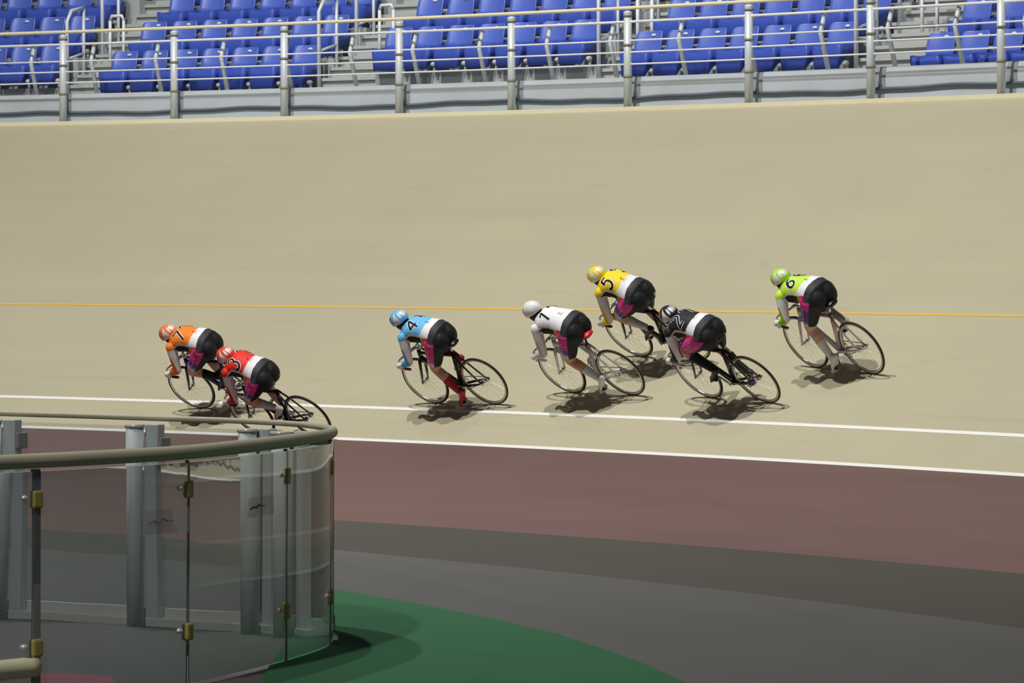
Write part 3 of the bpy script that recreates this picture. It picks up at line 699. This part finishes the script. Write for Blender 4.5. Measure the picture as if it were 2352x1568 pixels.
def rider(mtx, cfg, theta):
    hu = cfg.get('hunch', 0.0); hb_ = lambda x: min(1.0, max(0.0, (x-0.40)/0.2))
    SPINE = [((x-hu*0.5*hb_(x), z+hu*hb_(x)), w, t) for (x, z), w, t in SPINE0]
    T = theta; J = {s: limb_pose(T, s) for s in (1, -1)}
    dx, dzs = cfg.get('shift', (0, 0))
    sh = {s: Vector((0.755-hu*0.5, s*0.155, 1.085+hu)) for s in (1, -1)}
    el = {s: Vector((0.755, s*0.245, 0.785)) for s in (1, -1)}
    wr = {s: Vector((0.943, s*0.196, 0.715)) for s in (1, -1)}
    hd = Vector((0.845+cfg.get('hdx', 0), 0, 1.20+cfg.get('hdz', 0)))
    # ---- body: one surface
    g = MB(); rings = []
    for i, ((x, z), w, t) in enumerate(SPINE):
        i0, i1 = max(i-1, 0), min(i+1, len(SPINE)-1)
        tx, tz = SPINE[i1][0][0]-SPINE[i0][0][0], SPINE[i1][0][1]-SPINE[i0][0][1]; l = math.hypot(tx, tz); nx, nz = -tz/l, tx/l
        r = []
        for k in range(24):
            a = 2*math.pi*k/24; c, s_ = math.cos(a), math.sin(a)
            q = math.copysign(abs(c)**0.85, c), math.copysign(abs(s_)**0.9, s_)
            r.append((x+nx*t*q[1], w*q[0], z+nz*t*q[1]))
        rings.append(r)
    g.loft(rings)
    for s in (1, -1):
        j = J[s]
        g.ball((0.300, s*0.072, 0.960), (0.128, 0.116, 0.140))
        h, k, a = j['hip'], j['knee'], j['ank']
        m1 = h.lerp(k, 0.35); m2 = h.lerp(k, 0.75)
        rlimb(g, [h, m1, m2, k], [0.122, 0.113, 0.086, 0.061])
        back = (h-k).normalized()+(a-k).normalized(); back = back.normalized() if back.length > 0.05 else Vector((-1, 0, 0))
        rlimb(g, [k, k.lerp(a, 0.3)+back*0.012, k.lerp(a, 0.65), a], [0.055, 0.061, 0.045, 0.035])
        rlimb(g, [a, j['heel'].lerp(a, 0.35), j['ball']-j['f']*0.05+j['fn']*0.01, j['ball']+j['f']*0.05], [0.032, 0.03, 0.03, 0.022])
        g.ball(sh[s]+Vector((0, 0, -0.005)), (0.068, 0.06, 0.066))
        rlimb(g, [sh[s], sh[s].lerp(el[s], 0.4), sh[s].lerp(el[s], 0.8), el[s]], [0.060, 0.056, 0.046, 0.042])
        rlimb(g, [el[s], el[s].lerp(wr[s], 0.35), wr[s]], [0.040, 0.042, 0.027])
        rlimb(g, [wr[s], wr[s]+Vector((0.03, -s*0.003, -0.012))], [0.027, 0.022])
    rlimb(g, [(0.74, 0, 1.10+hu*0.6), hd+Vector((-0.03, 0, -0.04))], [0.068, 0.056])
    tilt = Matrix.Rotation(math.radians(22), 3, 'Y')
    g.ball(hd, (0.092, 0.074, 0.112), 20, 14, tilt); g.ball(hd+tilt @ Vector((0.045, 0, -0.06)), (0.05, 0.05, 0.055), 14, 10, tilt)
    g.ball(hd+tilt @ Vector((0.096, 0, -0.025)), (0.016, 0.011, 0.022), 10, 8)
    for s in (1, -1): g.ball(hd+tilt @ Vector((-0.005, s*0.074, -0.02)), (0.018, 0.010, 0.028), 10, 8)
    tmp = g.obj('tmp_body', None)
    r = tmp.modifiers.new('r', 'REMESH'); r.mode = 'VOXEL'; r.voxel_size = 0.0085
    sm = tmp.modifiers.new('s', 'SMOOTH'); sm.factor = 0.5; sm.iterations = 9
    dg = bpy.context.evaluated_depsgraph_get(); ev = tmp.evaluated_get(dg)
    me = bpy.data.meshes.new_from_object(ev)
    bpy.data.objects.remove(tmp)
    n = len(me.vertices); Vn = np.zeros(n*3); me.vertices.foreach_get('co', Vn); Vn = Vn.reshape(-1, 3)
    Nn = np.zeros(n*3); me.vertex_normals.foreach_get('vector', Nn); Nn = Nn.reshape(-1, 3)
    faces = np.array([list(p.vertices) for p in me.polygons])
    me.polygons.foreach_set('use_smooth', [True]*len(me.polygons))
    body = link('person', me, mat('skin_' + cfg['skin'], {'a': (214, 172, 150), 'b': (200, 158, 134)}[cfg['skin']], 0.55, spec=0.35, noise=0.04, scale=12))
    body.matrix_world = mtx; tag(body, cfg['label'], 'person')
    # ---- which limb each point belongs to
    torso_d = np.full(n, 9.0); spx = np.array([p[0][0] for p in SPINE]); spz = np.array([p[0][1] for p in SPINE]); spt = np.array([p[2] for p in SPINE])
    zc = np.interp(Vn[:, 0], spx, spz); tt = np.interp(Vn[:, 0], spx, spt); q = (Vn[:, 2]-zc)/tt
    arm = np.zeros(n, bool); ta = np.zeros(n); side = np.zeros(n); tf = np.zeros(n); isfore = np.zeros(n, bool)
    tl2 = np.zeros(n); leg = np.zeros(n, bool); tl = np.zeros(n); shank = np.zeros(n, bool); ts = np.zeros(n); ff = np.zeros(n); foot = np.zeros(n, bool)
    for s in (1, -1):
        t1, d1 = seg(Vn, sh[s], el[s]); t2, d2 = seg(Vn, el[s], wr[s])
        a_ = ((d1 < 0.075) & (t1 > 0.10) & (s*Vn[:, 1] > 0.13)) | ((d2 < 0.06) & (s*Vn[:, 1] > 0.1) & (Vn[:, 2] < 0.92))
        fo = a_ & (d2 < d1)
        arm |= a_; ta[a_] = t1[a_]; isfore |= fo; tf[fo] = t2[fo]; side[a_] = s
        j = J[s]; t3, d3 = seg(Vn, j['hip'], j['knee']); t4, d4 = seg(Vn, j['knee'], j['ank']); t5, d5 = seg(Vn, j['heel'], j['ball']+j['f']*0.05)
        own = s*Vn[:, 1] > 0.004
        ft = own & (d5 < 0.055) & (d5 < d4+0.012)
        sk = own & (d4 < 0.085) & (d4 < d3) & ~ft
        lg = own & ~sk & ~ft & (d3 < 0.125) & (t3 > -0.3) & ~a_ & ((q < 0.35) | (t3 > 0.25))
        leg |= lg; tl[lg] = t3[lg]; side[lg] = s; shank |= sk; ts[sk] = t4[sk]; side[sk] = s; foot |= ft; side[ft] = s
        dk = (j['knee']-j['hip']).normalized(); fr = np.array([-dk.z, 0, dk.x])
        hp = np.array(j['hip']); rel = Vn-hp; dkn = np.array(dk); perp = rel-(rel @ dkn)[:, None]*dkn; perp /= np.linalg.norm(perp, axis=1)[:, None]+1e-6
        o_ = own & ~a_ & ~ft & ~sk; ff[o_] = (perp @ (fr*0.78+np.array([0, s*0.62, 0])))[o_]; tl2[o_] = np.clip((rel @ dkn)/0.40, -0.4, 1.2)[o_]
    WAIST = 0.355
    sax = (Vn[:, 0]-WAIST)*0.96+(Vn[:, 2]-1.03)*0.28
    head = (Vn[:, 0] > hd.x-0.08) & (np.abs(Vn[:, 1]) < 0.1) & (Vn[:, 2] > hd.z-0.05-(Vn[:, 0]-(hd.x-0.08))*0.9) & ~arm
    tor = ~arm & ~leg & ~shank & ~foot & ~head
    jersey = (tor & (sax > 0)) | (arm & (~isfore | (tf < 0.93)))
    jersey |= leg & (sax > 0) & (tl < 0.12)
    shorts = (tor & (sax <= 0.008)) | (leg & (tl < 0.80) & ((sax <= 0.008) | (tl > 0.06)))
    sock = shank & (ts > cfg['sock_t']) | foot
    main = np.array(lin(cfg['main'])); white = np.array(lin((236, 238, 240))); black = np.array(lin((27, 29, 32)))
    # jersey colours
    c = np.tile(main, (n, 1))
    edge = 0.105+0.05*(1-np.clip(q, 0, 1))
    c = mixc_rows(c, white, 1-smoothstep(-0.006, 0.006, sax-edge)) if cfg['main_band'] else np.tile(white, (n, 1))
    qq = q+0.9*np.clip((sax-0.27)/0.12, 0, 3)**2-0.38*np.clip(1-sax/0.17, 0, 1)
    wo = (1-smoothstep(0.28, 0.34, qq))*((tor | leg) & (sax < 0.48)); c = mixc_rows(c, white, wo)
    panel = 1-smoothstep(0.10, 0.18, qq)
    panel[~(tor | leg)] = 0; panel[(sax > 0.48)] = 0
    pc = np.tile(np.array(lin((18, 20, 22))), (n, 1))
    yel, org, mag = np.array(lin((232, 190, 40))), np.array(lin((228, 96, 50))), np.array(lin((196, 36, 100)))
    pc = mixc_rows(pc, yel, 1-smoothstep(0.115, 0.135, sax)); pc = mixc_rows(pc, org, 1-smoothstep(0.075, 0.105, sax)); pc = mixc_rows(pc, mag, 1-smoothstep(0.03, 0.07, sax))
    c = c*(1-panel[:, None])+pc*panel[:, None]
    up = arm & ~isfore
    c[up] = mixc_rows(np.tile(main if cfg['main_band'] else white, (up.sum(), 1)), white, smoothstep(0.02, 0.05, ta[up]))
    out = arm.copy(); outer = Nn[:, 1]*side*0.6+Nn[:, 0]*0.55+0.1
    tot = np.where(isfore, 1+tf, ta)
    blot = smoothstep(0.0, 0.12, outer+0.9*np.clip(tot-0.85, -0.5, 0.5)-0.25)*smoothstep(0.40, 0.44, tot); blot[~arm] = 0
    c = c*(1-blot[:, None])+np.array(lin(cfg['sleeve']))[None, :]*blot[:, None]
    # shorts colours
    cs = np.tile(black, (n, 1)); band = smoothstep(-0.068, -0.064, sax)*(~leg | (q > -0.2)); cs = mixc_rows(cs, np.array(lin((54, 56, 62))), band)
    tgx = tl2
    pm = smoothstep(0.14, 0.22, ff)*(1-smoothstep(0.08, 0.22, q-0.5*np.clip(-0.03-sax, 0, 1)))
    magc, pur, whi = np.array(lin((216, 62, 148))), np.array(lin((92, 62, 150))), np.array(lin((224, 220, 228)))
    g0, g1, g2, g3 = cfg.get('grad', (0.30, 0.50, 0.56, 0.76))
    pcol = mixc_rows(np.tile(magc, (n, 1)), pur, smoothstep(g0, g1, tgx)); pcol = mixc_rows(pcol, whi, smoothstep(g2, g3, tgx))
    cs = cs*(1-pm[:, None])+pcol*pm[:, None]
    Mj = attr_mat('jersey_print', 0.6, 0.3); Ms = attr_mat('shorts_print', 0.62, 0.35)
    def shell(name, mask, off, cols, m, parent=body):
        keep = mask[faces].all(axis=1); fs = faces[keep]
        if len(fs) == 0: return None
        idx = np.unique(fs); mp = -np.ones(n, int); mp[idx] = np.arange(len(idx)); fs = mp[fs]
        vv = Vn[idx]+Nn[idx]*off
        # tidy the hems
        ed = {}
        for f in fs:
            for a, b in ((f[0], f[1]), (f[1], f[2]), (f[2], f[3]), (f[3], f[0])):
                k = (a, b) if a < b else (b, a); ed[k] = ed.get(k, 0)+1
        nb = {}
        for (a, b), cnt in ed.items():
            if cnt == 1: nb.setdefault(a, []).append(b); nb.setdefault(b, []).append(a)
        for _ in range(6):
            new = {k: vv[v].mean(axis=0)*0.6+vv[k]*0.4 for k, v in nb.items() if len(v) == 2}
            for k, x in new.items(): vv[k] = x
        mm = mesh(name, vv, fs, True, None, cols[idx]) if cols is not None else mesh(name, vv, fs, True)
        return link(name, mm, m, parent)
    j_o = shell('jersey', jersey, 0.0045, c, Mj); s_o = shell('shorts', shorts, 0.0035, cs, Ms)
    shm = mat('shoe_' + cfg['shoe'], {'black': (24, 24, 26), 'white': (222, 222, 220), 'red': (168, 26, 48)}[cfg['shoe']], 0.35)
    skm = mat('sock_' + cfg['sock'], {'black': (24, 25, 28), 'white': (214, 216, 218), 'red': (164, 30, 50)}[cfg['sock']], 0.8)
    for s in (1, -1):
        shell('sock', sock & (side == s) & ~(foot & (ts == 0) & False), 0.004, None, skm)
        j = J[s]; rings = []
        for u, w, zt, zb in ((-0.205, 0.018, 0.035, 0.0), (-0.19, 0.030, 0.065, -0.012), (-0.14, 0.034, 0.078, -0.014), (-0.08, 0.036, 0.055, -0.014), (-0.01, 0.043, 0.038, -0.014), (0.04, 0.041, 0.026, -0.014), (0.075, 0.028, 0.016, -0.012), (0.088, 0.012, 0.006, -0.006)):
            r = []
            for k in range(14):
                a = 2*math.pi*k/14; z = (zt+zb)/2+(zt-zb)/2*math.sin(a)
                r.append(j['ball']+j['f']*u+j['fn']*z+Vector((0, w*math.cos(a), 0)))
            rings.append(r)
        shoe = MB().loft(rings).obj('shoe', shm, body)
        MB().box(j['ball']+j['fn']*-0.016+j['f']*-0.01, (0.09, 0.05, 0.012), Matrix((tuple(j['f']), (0, 1, 0), tuple(j['fn']))).transposed(), 0.004).obj('cleat', M_BLACK, shoe)
        st = [j['pd']+Vector((0, 0.045*math.cos(a), 0))+j['fn']*(0.028+0.042*math.sin(a)) for a in [math.pi*k/10 for k in range(11)]]
        MB().tube(st, 0.006, 6, flat=0.4).obj('toe_strap', M_BLACK if cfg['shoe'] != 'black' else mat('grey_strap', (120, 120, 118), 0.5), shoe)
        # glove: palm, four fingers round the bar, thumb
        hc = Vector((0.977, s*0.193, 0.700)); gl = MB()
        gl.tube([wr[s]+Vector((-0.03, 0, 0.013)), wr[s]+Vector((0.005, 0, 0)), hc+Vector((0.008, s*0.012, 0.008)), hc+Vector((0.03, s*0.013, 0.0))], [0.032, 0.033, 0.043, 0.036], 12)
        ax = (BAR(s)[6]-BAR(s)[5]).normalized()*0.35+Vector((0.2, 0, -1))*0.65; ax.normalize()
        for k in range(4):
            ln = (0.9, 1.0, 0.95, 0.78)[k]; o = Vector((1.003, s*0.19, 0.712))+Vector((-0.007*k, 0, -0.019*k))
            pts = [o+Vector((-0.012, s*0.026, 0.004))] + [o+Vector((0.026*math.sin(a)*ln, s*0.026*math.cos(a), -0.003)) for a in [math.radians(25+38*q) for q in range(1, 5)]]
            gl.tube(pts, [0.012, 0.012, 0.0115, 0.011, 0.008], 8)
        gl.tube([hc+Vector((-0.022, -s*0.006, 0.012)), hc+Vector((0.0, -s*0.03, 0.016)), hc+Vector((0.024, -s*0.028, 0.008)), hc+Vector((0.035, -s*0.018, 0.0))], [0.013, 0.012, 0.0105, 0.008], 8)
        glove = gl.obj('glove', mat('white_glove', (228, 230, 230), 0.6), body)
        MB().tube([wr[s]+Vector((-0.034, 0, 0.014)), wr[s]+Vector((-0.024, 0, 0.010))], 0.0315, 14).obj('cuff_band', mat('cuff', (60, 70, 95), 0.6), glove)
    # ---- prints laid on the jersey
    bvj = BVHTree.FromPolygons([v.co for v in j_o.data.vertices], [p.vertices for p in j_o.data.polygons])
    bvs = BVHTree.FromPolygons([v.co for v in s_o.data.vertices], [p.vertices for p in s_o.data.polygons])
    H = 0.172
    ink = mat('black_print', (26, 28, 34), 0.6, spec=0.2); wht = mat('white_print', (240, 240, 238), 0.6)
    for s in (1, -1):
        ro = math.radians(24*s); evv = Vector((math.cos(ro), -math.sin(ro), 0)); euu = Vector((-math.sin(ro), -math.cos(ro), 0))
        d = Vector((0.0, -s*0.42, -1)).normalized()
        O = Vector((0.605-hu*0.5, s*0.085, 1.19))
        eu2 = (euu-d*euu.dot(d)).normalized(); ev2 = (evv-d*evv.dot(d)).normalized()
        st = [[((x-0.3)*H*0.86, (y-0.5)*H) for x, y in q_] for q_ in GLYPH[cfg['num']]]
        jo = None
        for wd_, of, m_ in ((0.040, 0.0015, wht), (0.024, 0.003, ink)):
            V_, F_ = project(st, O, eu2, ev2, d, bvj, wd_, of)
            if F_: link('race_number' if m_ is ink else 'number_outline', mesh('race_number', V_, F_), m_, j_o)
        # sponsor lettering over the shoulder
        st = []
        for i, ch in enumerate('XEBIO'): st += [[(0.030*(x*0.9+i*0.85)-0.06, 0.034*(y-0.5)) for x, y in q_] for q_ in GLYPH[ch]]
        O2 = Vector((0.735, s*0.11, 1.17)); d2 = Vector((0.2, -s*0.6, -1)).normalized()
        eu3 = (euu-d2*euu.dot(d2)).normalized(); ev3 = (evv-d2*evv.dot(d2)).normalized()
        V_, F_ = project(st, O2, eu3, ev3, d2, bvj, 0.006, 0.002)
        if F_: link('shoulder_lettering', mesh('shoulder_lettering', V_, F_), mat('letter_' + cfg['fname'] + cfg['num'], cfg['letter'], 0.6), j_o)
    d = Vector((0, 0, -1)); eu = Vector((0, -1, 0)); ev_ = Vector((1, 0, 0)); O = Vector((0.425, 0.0, 1.2))
    V_, F_ = project([[(0.022*(x-0.6), 0.036*(y-0.5)) for x, y in arcs(0.5, 0.5, 0.5, 0.5, 30, 200)]], O, eu, ev_, d, bvj, 0.006, 0.002)
    if F_: link('emblem', mesh('emblem', V_, F_), ink, j_o)
    V_, F_ = project([[(0.022*(x-0.6), 0.036*(y-0.5)) for x, y in arcs(0.5, 0.5, 0.5, 0.5, 200, 340)]], O, eu, ev_, d, bvj, 0.006, 0.002)
    if F_: link('emblem', mesh('emblem', V_, F_), mat('red_print', (206, 40, 60), 0.6), j_o)
    V_, F_ = project([[(-0.03+0.012*i, -0.035), (-0.03+0.012*i+0.004, -0.026)] for i in range(6)], O, eu, ev_, d, bvj, 0.004, 0.002)
    if F_: link('small_lettering', mesh('small_lettering', V_, F_), mat('grey_print', (120, 122, 130), 0.6), j_o)
    for s in (1, -1):
        j = J[s]; dk = (j['knee']-j['hip']).normalized(); fr = Vector((-dk.z, 0, dk.x)); dd = -(fr*0.16+Vector((0, s*0.98, 0))).normalized()
        eu = dk; ev_ = dd.cross(eu).normalized(); V_ = []; F_ = []
        for k in range(5):
            p = j['hip'].lerp(j['knee'], 0.18+0.115*k)
            v, f = blob(STAR, p, eu, ev_, dd, bvs, 0.002)
            F_ += [tuple(i+len(V_) for i in q_) for q_ in f]; V_ += v
        if F_: link('star_print', mesh('star_print', V_, F_), wht, s_o)
    if cfg.get('patch'):
        p, rx, ry, rot = cfg['patch']; dd = Vector((1, 0.15, 0.1)).normalized(); eu = Vector((0, 1, 0)); ev_ = Vector((0, 0, 1))
        pts = [(rx*math.cos(a)*math.cos(rot)-ry*math.sin(a)*math.sin(rot), rx*math.cos(a)*math.sin(rot)+ry*math.sin(a)*math.cos(rot)) for a in [2*math.pi*k/16 for k in range(16)]]
        v, f = blob(pts, Vector(p), eu, ev_, dd, bvs, 0.003, 6)
        if f: link('pad_patch', mesh('pad_patch', v, f), wht, s_o)
    # ---- head: face, hair, helmet
    for s in (1, -1): MB().ball(hd+tilt @ Vector((0.078, s*0.031, 0.008)), (0.010, 0.014, 0.009), 10, 8).obj('eye', mat('dark_eye', (40, 30, 28), 0.2), body)
    MB().ball(hd+tilt @ Vector((0.086, 0, -0.075)), (0.010, 0.022, 0.007), 10, 6).obj('mouth', mat('lips', (168, 96, 90), 0.5), body)
    nu, nv = 28, 18; V_ = []; F_ = []
    for i in range(nv+1):
        t = math.pi*i/nv
        for k in range(nu):
            a = math.pi*0.36+(2*math.pi-0.72*math.pi)*k/(nu-1)
            V_.append(hd+tilt @ Vector((0.100*math.sin(t)*math.cos(a)-0.006, 0.082*math.sin(t)*math.sin(a), 0.118*math.cos(t)-0.012)))
    for i in range(nv):
        for k in range(nu-1): F_.append((i*nu+k, (i+1)*nu+k, (i+1)*nu+k+1, i*nu+k+1))
    hair = link('hair', mesh('hair', V_, F_, True), mat('hair_' + cfg['hair'], {'black': (22, 20, 20), 'brown': (104, 66, 38)}['black'], 0.6), body)
    if cfg.get('tail'):
        hm = mat('hair_tail_' + cfg['hair'], {'black': (30, 22, 22), 'brown': (116, 74, 40)}[cfg['hair']], 0.6)
        MB().tube([hd+Vector((-0.085, 0.0, -0.01)), hd+Vector((-0.13, 0.01, 0.005)), hd+Vector((-0.165, 0.015, -0.015)), hd+Vector((-0.18, 0.015, -0.04))], [0.018, 0.026, 0.020, 0.006], 10).obj('ponytail', hm, body)
    hc = hd+Vector((0.0, 0, 0.035)); nu, nv = 144, 60; V_ = []; C_ = []; ht = Matrix.Rotation(math.radians(14), 3, 'Y')
    base = np.array(lin(cfg['helmet'])); hw = np.array(lin(cfg.get('helmet2', (240, 240, 238))))
    for i in range(nv+1):
        t = math.radians(112)*i/nv
        for k in range(nu):
            a = 2*math.pi*k/nu; x, y, z = math.sin(t)*math.cos(a), math.sin(t)*math.sin(a), math.cos(t)
            rib = 1+0.018*math.cos(6*a)*math.sin(t)**2
            cut = -0.28-0.10*x
            zz = max(z, cut)
            V_.append(hc+ht @ Vector((0.138*x*rib, 0.100*y*rib, 0.112*zz)))
            az = abs(math.degrees(math.atan2(y, x)))
            f = 0.0
            st_ = lambda e: min(1.0, max(0.0, e*0.5+0.5))
            f = st_((25*min(1.1, max(0, 0.97-z))**0.75-abs(az-108))/2.0)
            f = max(f, st_((6-abs(az-50))/2)*st_((0.12-z)/0.03))
            for ca, wa in ((147, 9), (171, 8)):
                f = max(f, st_((1-((az-ca)/wa)**2-((z-0.55)/0.30)**2)/0.25))
            C_.append(base*(1-f)+hw*f)
    no = len(V_)
    for i in range(nv+1):
        for k in range(nu): V_.append(hc+(V_[i*nu+k]-hc)*0.93); C_.append(np.array(lin((20, 20, 22))))
    F_ = []
    for o_, fl in ((0, False), (no, True)):
        for i in range(nv):
            for k in range(nu):
                f = (o_+i*nu+k, o_+(i+1)*nu+k, o_+(i+1)*nu+(k+1) % nu, o_+i*nu+(k+1) % nu); F_.append(f[::-1] if fl else f)
    for k in range(nu): F_.append((nv*nu+k, no+nv*nu+k, no+nv*nu+(k+1) % nu, nv*nu+(k+1) % nu))
    hel = link('helmet', mesh('helmet', V_, F_, True, None, np.array(C_)), attr_mat('helmet_paint', 0.28, 0.5, 0.4), body)
    MB().tube([hc+ht @ Vector((0.01, s_*0.092, -0.03)) if q_ else hd+tilt @ Vector((0.05, 0, -0.12)) for s_, q_ in ((1, 1), (0, 0), (-1, 1))], 0.006, 6).obj('chin_strap', M_BLACK, hel)
    bvh = BVHTree.FromPolygons(V_[:no], [f for f in F_ if max(f) < no])
    for s in (1, -1):
        d = -(Vector((0.62, s*0.62, 0.35)).normalized()); eu = Vector((s*0.7, -0.7, 0)).normalized()*(-1 if s > 0 else 1); eu = Vector((-0.7*s, 0.7, 0)).normalized() if False else (Vector((0, 0, 1)).cross(-d)).normalized(); ev_ = (-d).cross(eu).normalized()
        st = [[((x-0.3)*0.06, (y-0.5)*0.062) for x, y in q_] for q_ in GLYPH[cfg['num']]]
        ok = mat('helmet_ink_dark', (40, 42, 46), 0.5) if cfg['num'] != '2' else mat('helmet_ink_pale', (170, 172, 176), 0.5)
        V2, F2 = project(st, hc-d*0.0, eu, ev_, d, bvh, 0.008, 0.002)
        if F2: link('helmet_number', mesh('helmet_number', V2, F2), ok, hel)
    return body
def mixc_rows(c, d, t): t = np.asarray(t, dtype=float)[:, None]; return c*(1-t)+np.asarray(d)[None, :]*t

RID = [
 dict(num='7', rear=(577, 885), front=(439, 888.8), lean=38, theta=118, hdz=-0.055, sad=0.06, main=(246, 136, 44), sleeve=(236, 120, 36), letter=(214, 104, 30), helmet=(244, 132, 60), frame=(44, 36, 130), fname='indigo', saddle='black', grip='black', sock='black', sock_t=0.42, shoe='black', hair='black', skin='a',
      label='cyclist in orange jersey number 7 and orange helmet crouched over an indigo bicycle', bike_label='indigo blue track bicycle under the orange jersey rider'),
 dict(num='3', rear=(708, 957), front=(578, 951), lean=40, theta=116, hunch=0.06, hdz=0.035, hdx=-0.07, sad=0.09, main=(232, 52, 40), sleeve=(196, 22, 44), letter=(150, 40, 36), helmet=(238, 74, 66), frame=(26, 28, 40), fname='navy_black', saddle='black', grip='black', sock='white', sock_t=0.5, shoe='white', hair='black', skin='a',
      label='cyclist in red jersey number 3 riding beside the clear panel barrier', bike_label='navy black track bicycle under the red jersey rider', patch=((0.1, -0.12, 0.88), 0.045, 0.007, 0.9)),
 dict(num='4', rear=(1111.3, 875.4), front=(977.5, 873.8), lean=36, theta=-108, main=(110, 192, 240), sleeve=(86, 172, 224), letter=(70, 134, 226), helmet=(112, 194, 244), frame=(22, 22, 24), fname='black', saddle='black', grip='red', sock='red', sock_t=0.45, shoe='red', hair='black', skin='b', tail=True, grad=(0.75, 1.0, 0.58, 0.76),
      label='cyclist in light blue jersey number 4 with red socks and shoes', bike_label='black track bicycle under the light blue jersey rider'),
 dict(num='1', rear=(1424.5, 855.2), front=(1291, 850.4), lean=39, theta=-148, main=(236, 238, 240), sleeve=(200, 202, 204), letter=(190, 192, 196), helmet=(240, 240, 238), frame=(222, 224, 226), fname='silver_white', saddle='red', grip='white', sock='white', sock_t=0.5, shoe='white', hair='black', skin='b',
      label='cyclist in white jersey number 1 and white helmet on a white bicycle', bike_label='white track bicycle with a red saddle'),
 dict(num='5', hunch=0.06, rear=(1575, 776), front=(1444, 769), lean=42, theta=85, hdz=0.03, hdx=-0.03, sad=0.09, main=(250, 220, 42), sleeve=(240, 206, 30), letter=(236, 190, 30), helmet=(250, 222, 52), frame=(28, 28, 28), fname='black', saddle='black', grip='black', sock='white', sock_t=0.42, shoe='black', hair='black', skin='a', patch=((0.1, -0.125, 0.885), 0.055, 0.021, 1.0),
      label='cyclist in yellow jersey number 5 and yellow helmet crossing the yellow line', bike_label='black track bicycle under the yellow jersey rider'),
 dict(num='2', rear=(1734, 870.9), front=(1606, 860.4), lean=39.5, theta=52, hdz=-0.03, hdx=-0.03, sad=0.08, main=(36, 38, 42), sleeve=(30, 31, 34), letter=(150, 152, 158), helmet=(44, 46, 52), frame=(24, 24, 26), fname='black', saddle='black', grip='white', sock='black', sock_t=0.30, shoe='black', hair='black', skin='b', purple=True, patch=((0.1, -0.12, 0.87), 0.045, 0.011, 0.9), grad=(0.55, 0.85, 0.9, 1.1),
      label='cyclist in black jersey number 2 and black and white helmet', bike_label='black track bicycle with purple axle fittings'),
 dict(num='6', rear=(1978, 798.8), front=(1851, 785.2), lean=32, theta=-80, hunch=-0.045, hdz=-0.07, hdx=0.02, main=(196, 236, 74), sleeve=(142, 196, 26), letter=(110, 200, 80), helmet=(190, 234, 84), frame=(216, 200, 206), fname='pale_pink', saddle='black', grip='red', sock='white', sock_t=0.45, shoe='white', hair='brown', skin='a', tail=True, grad=(0.10, 0.25, 0.62, 0.78),
      label='cyclist in lime green jersey number 6 with a brown ponytail', bike_label='pale pink track bicycle under the lime green jersey rider'),
]
for cfg in RID:
    cfg['main_band'] = cfg['num'] != '1'
    tr, tf_ = cfg['rear'], cfg['front']; gr, gf = [tr[0]+25, tr[1]+52], [tf_[0]+25, tf_[1]+52]
    for _ in range(8):
        Pr, Pf = on_bank(*gr), on_bank(*gf)
        fw = (Pf-Pr).normalized()
        l0 = Vector((0, 0, 1)).cross(fw).normalized(); ph = math.radians(cfg['lean'])
        u = Vector((0, 0, 1))*math.cos(ph)+l0*math.sin(ph); u = (u-fw*u.dot(fw)).normalized(); lf = u.cross(fw)
        for P_, g_, t_ in ((Pr, gr, tr), (Pf, gf, tf_)):
            x, y = pix(P_+u*WR); g_[0] += t_[0]-x; g_[1] += t_[1]-y
    mid = (Pr+Pf)/2; Pr = mid-fw*WBASE/2
    M = Matrix((fw, lf, u)).transposed().to_4x4(); M.translation = Pr
    bike(M, cfg, math.radians(cfg['theta'])); rider(M, cfg, math.radians(cfg['theta']))
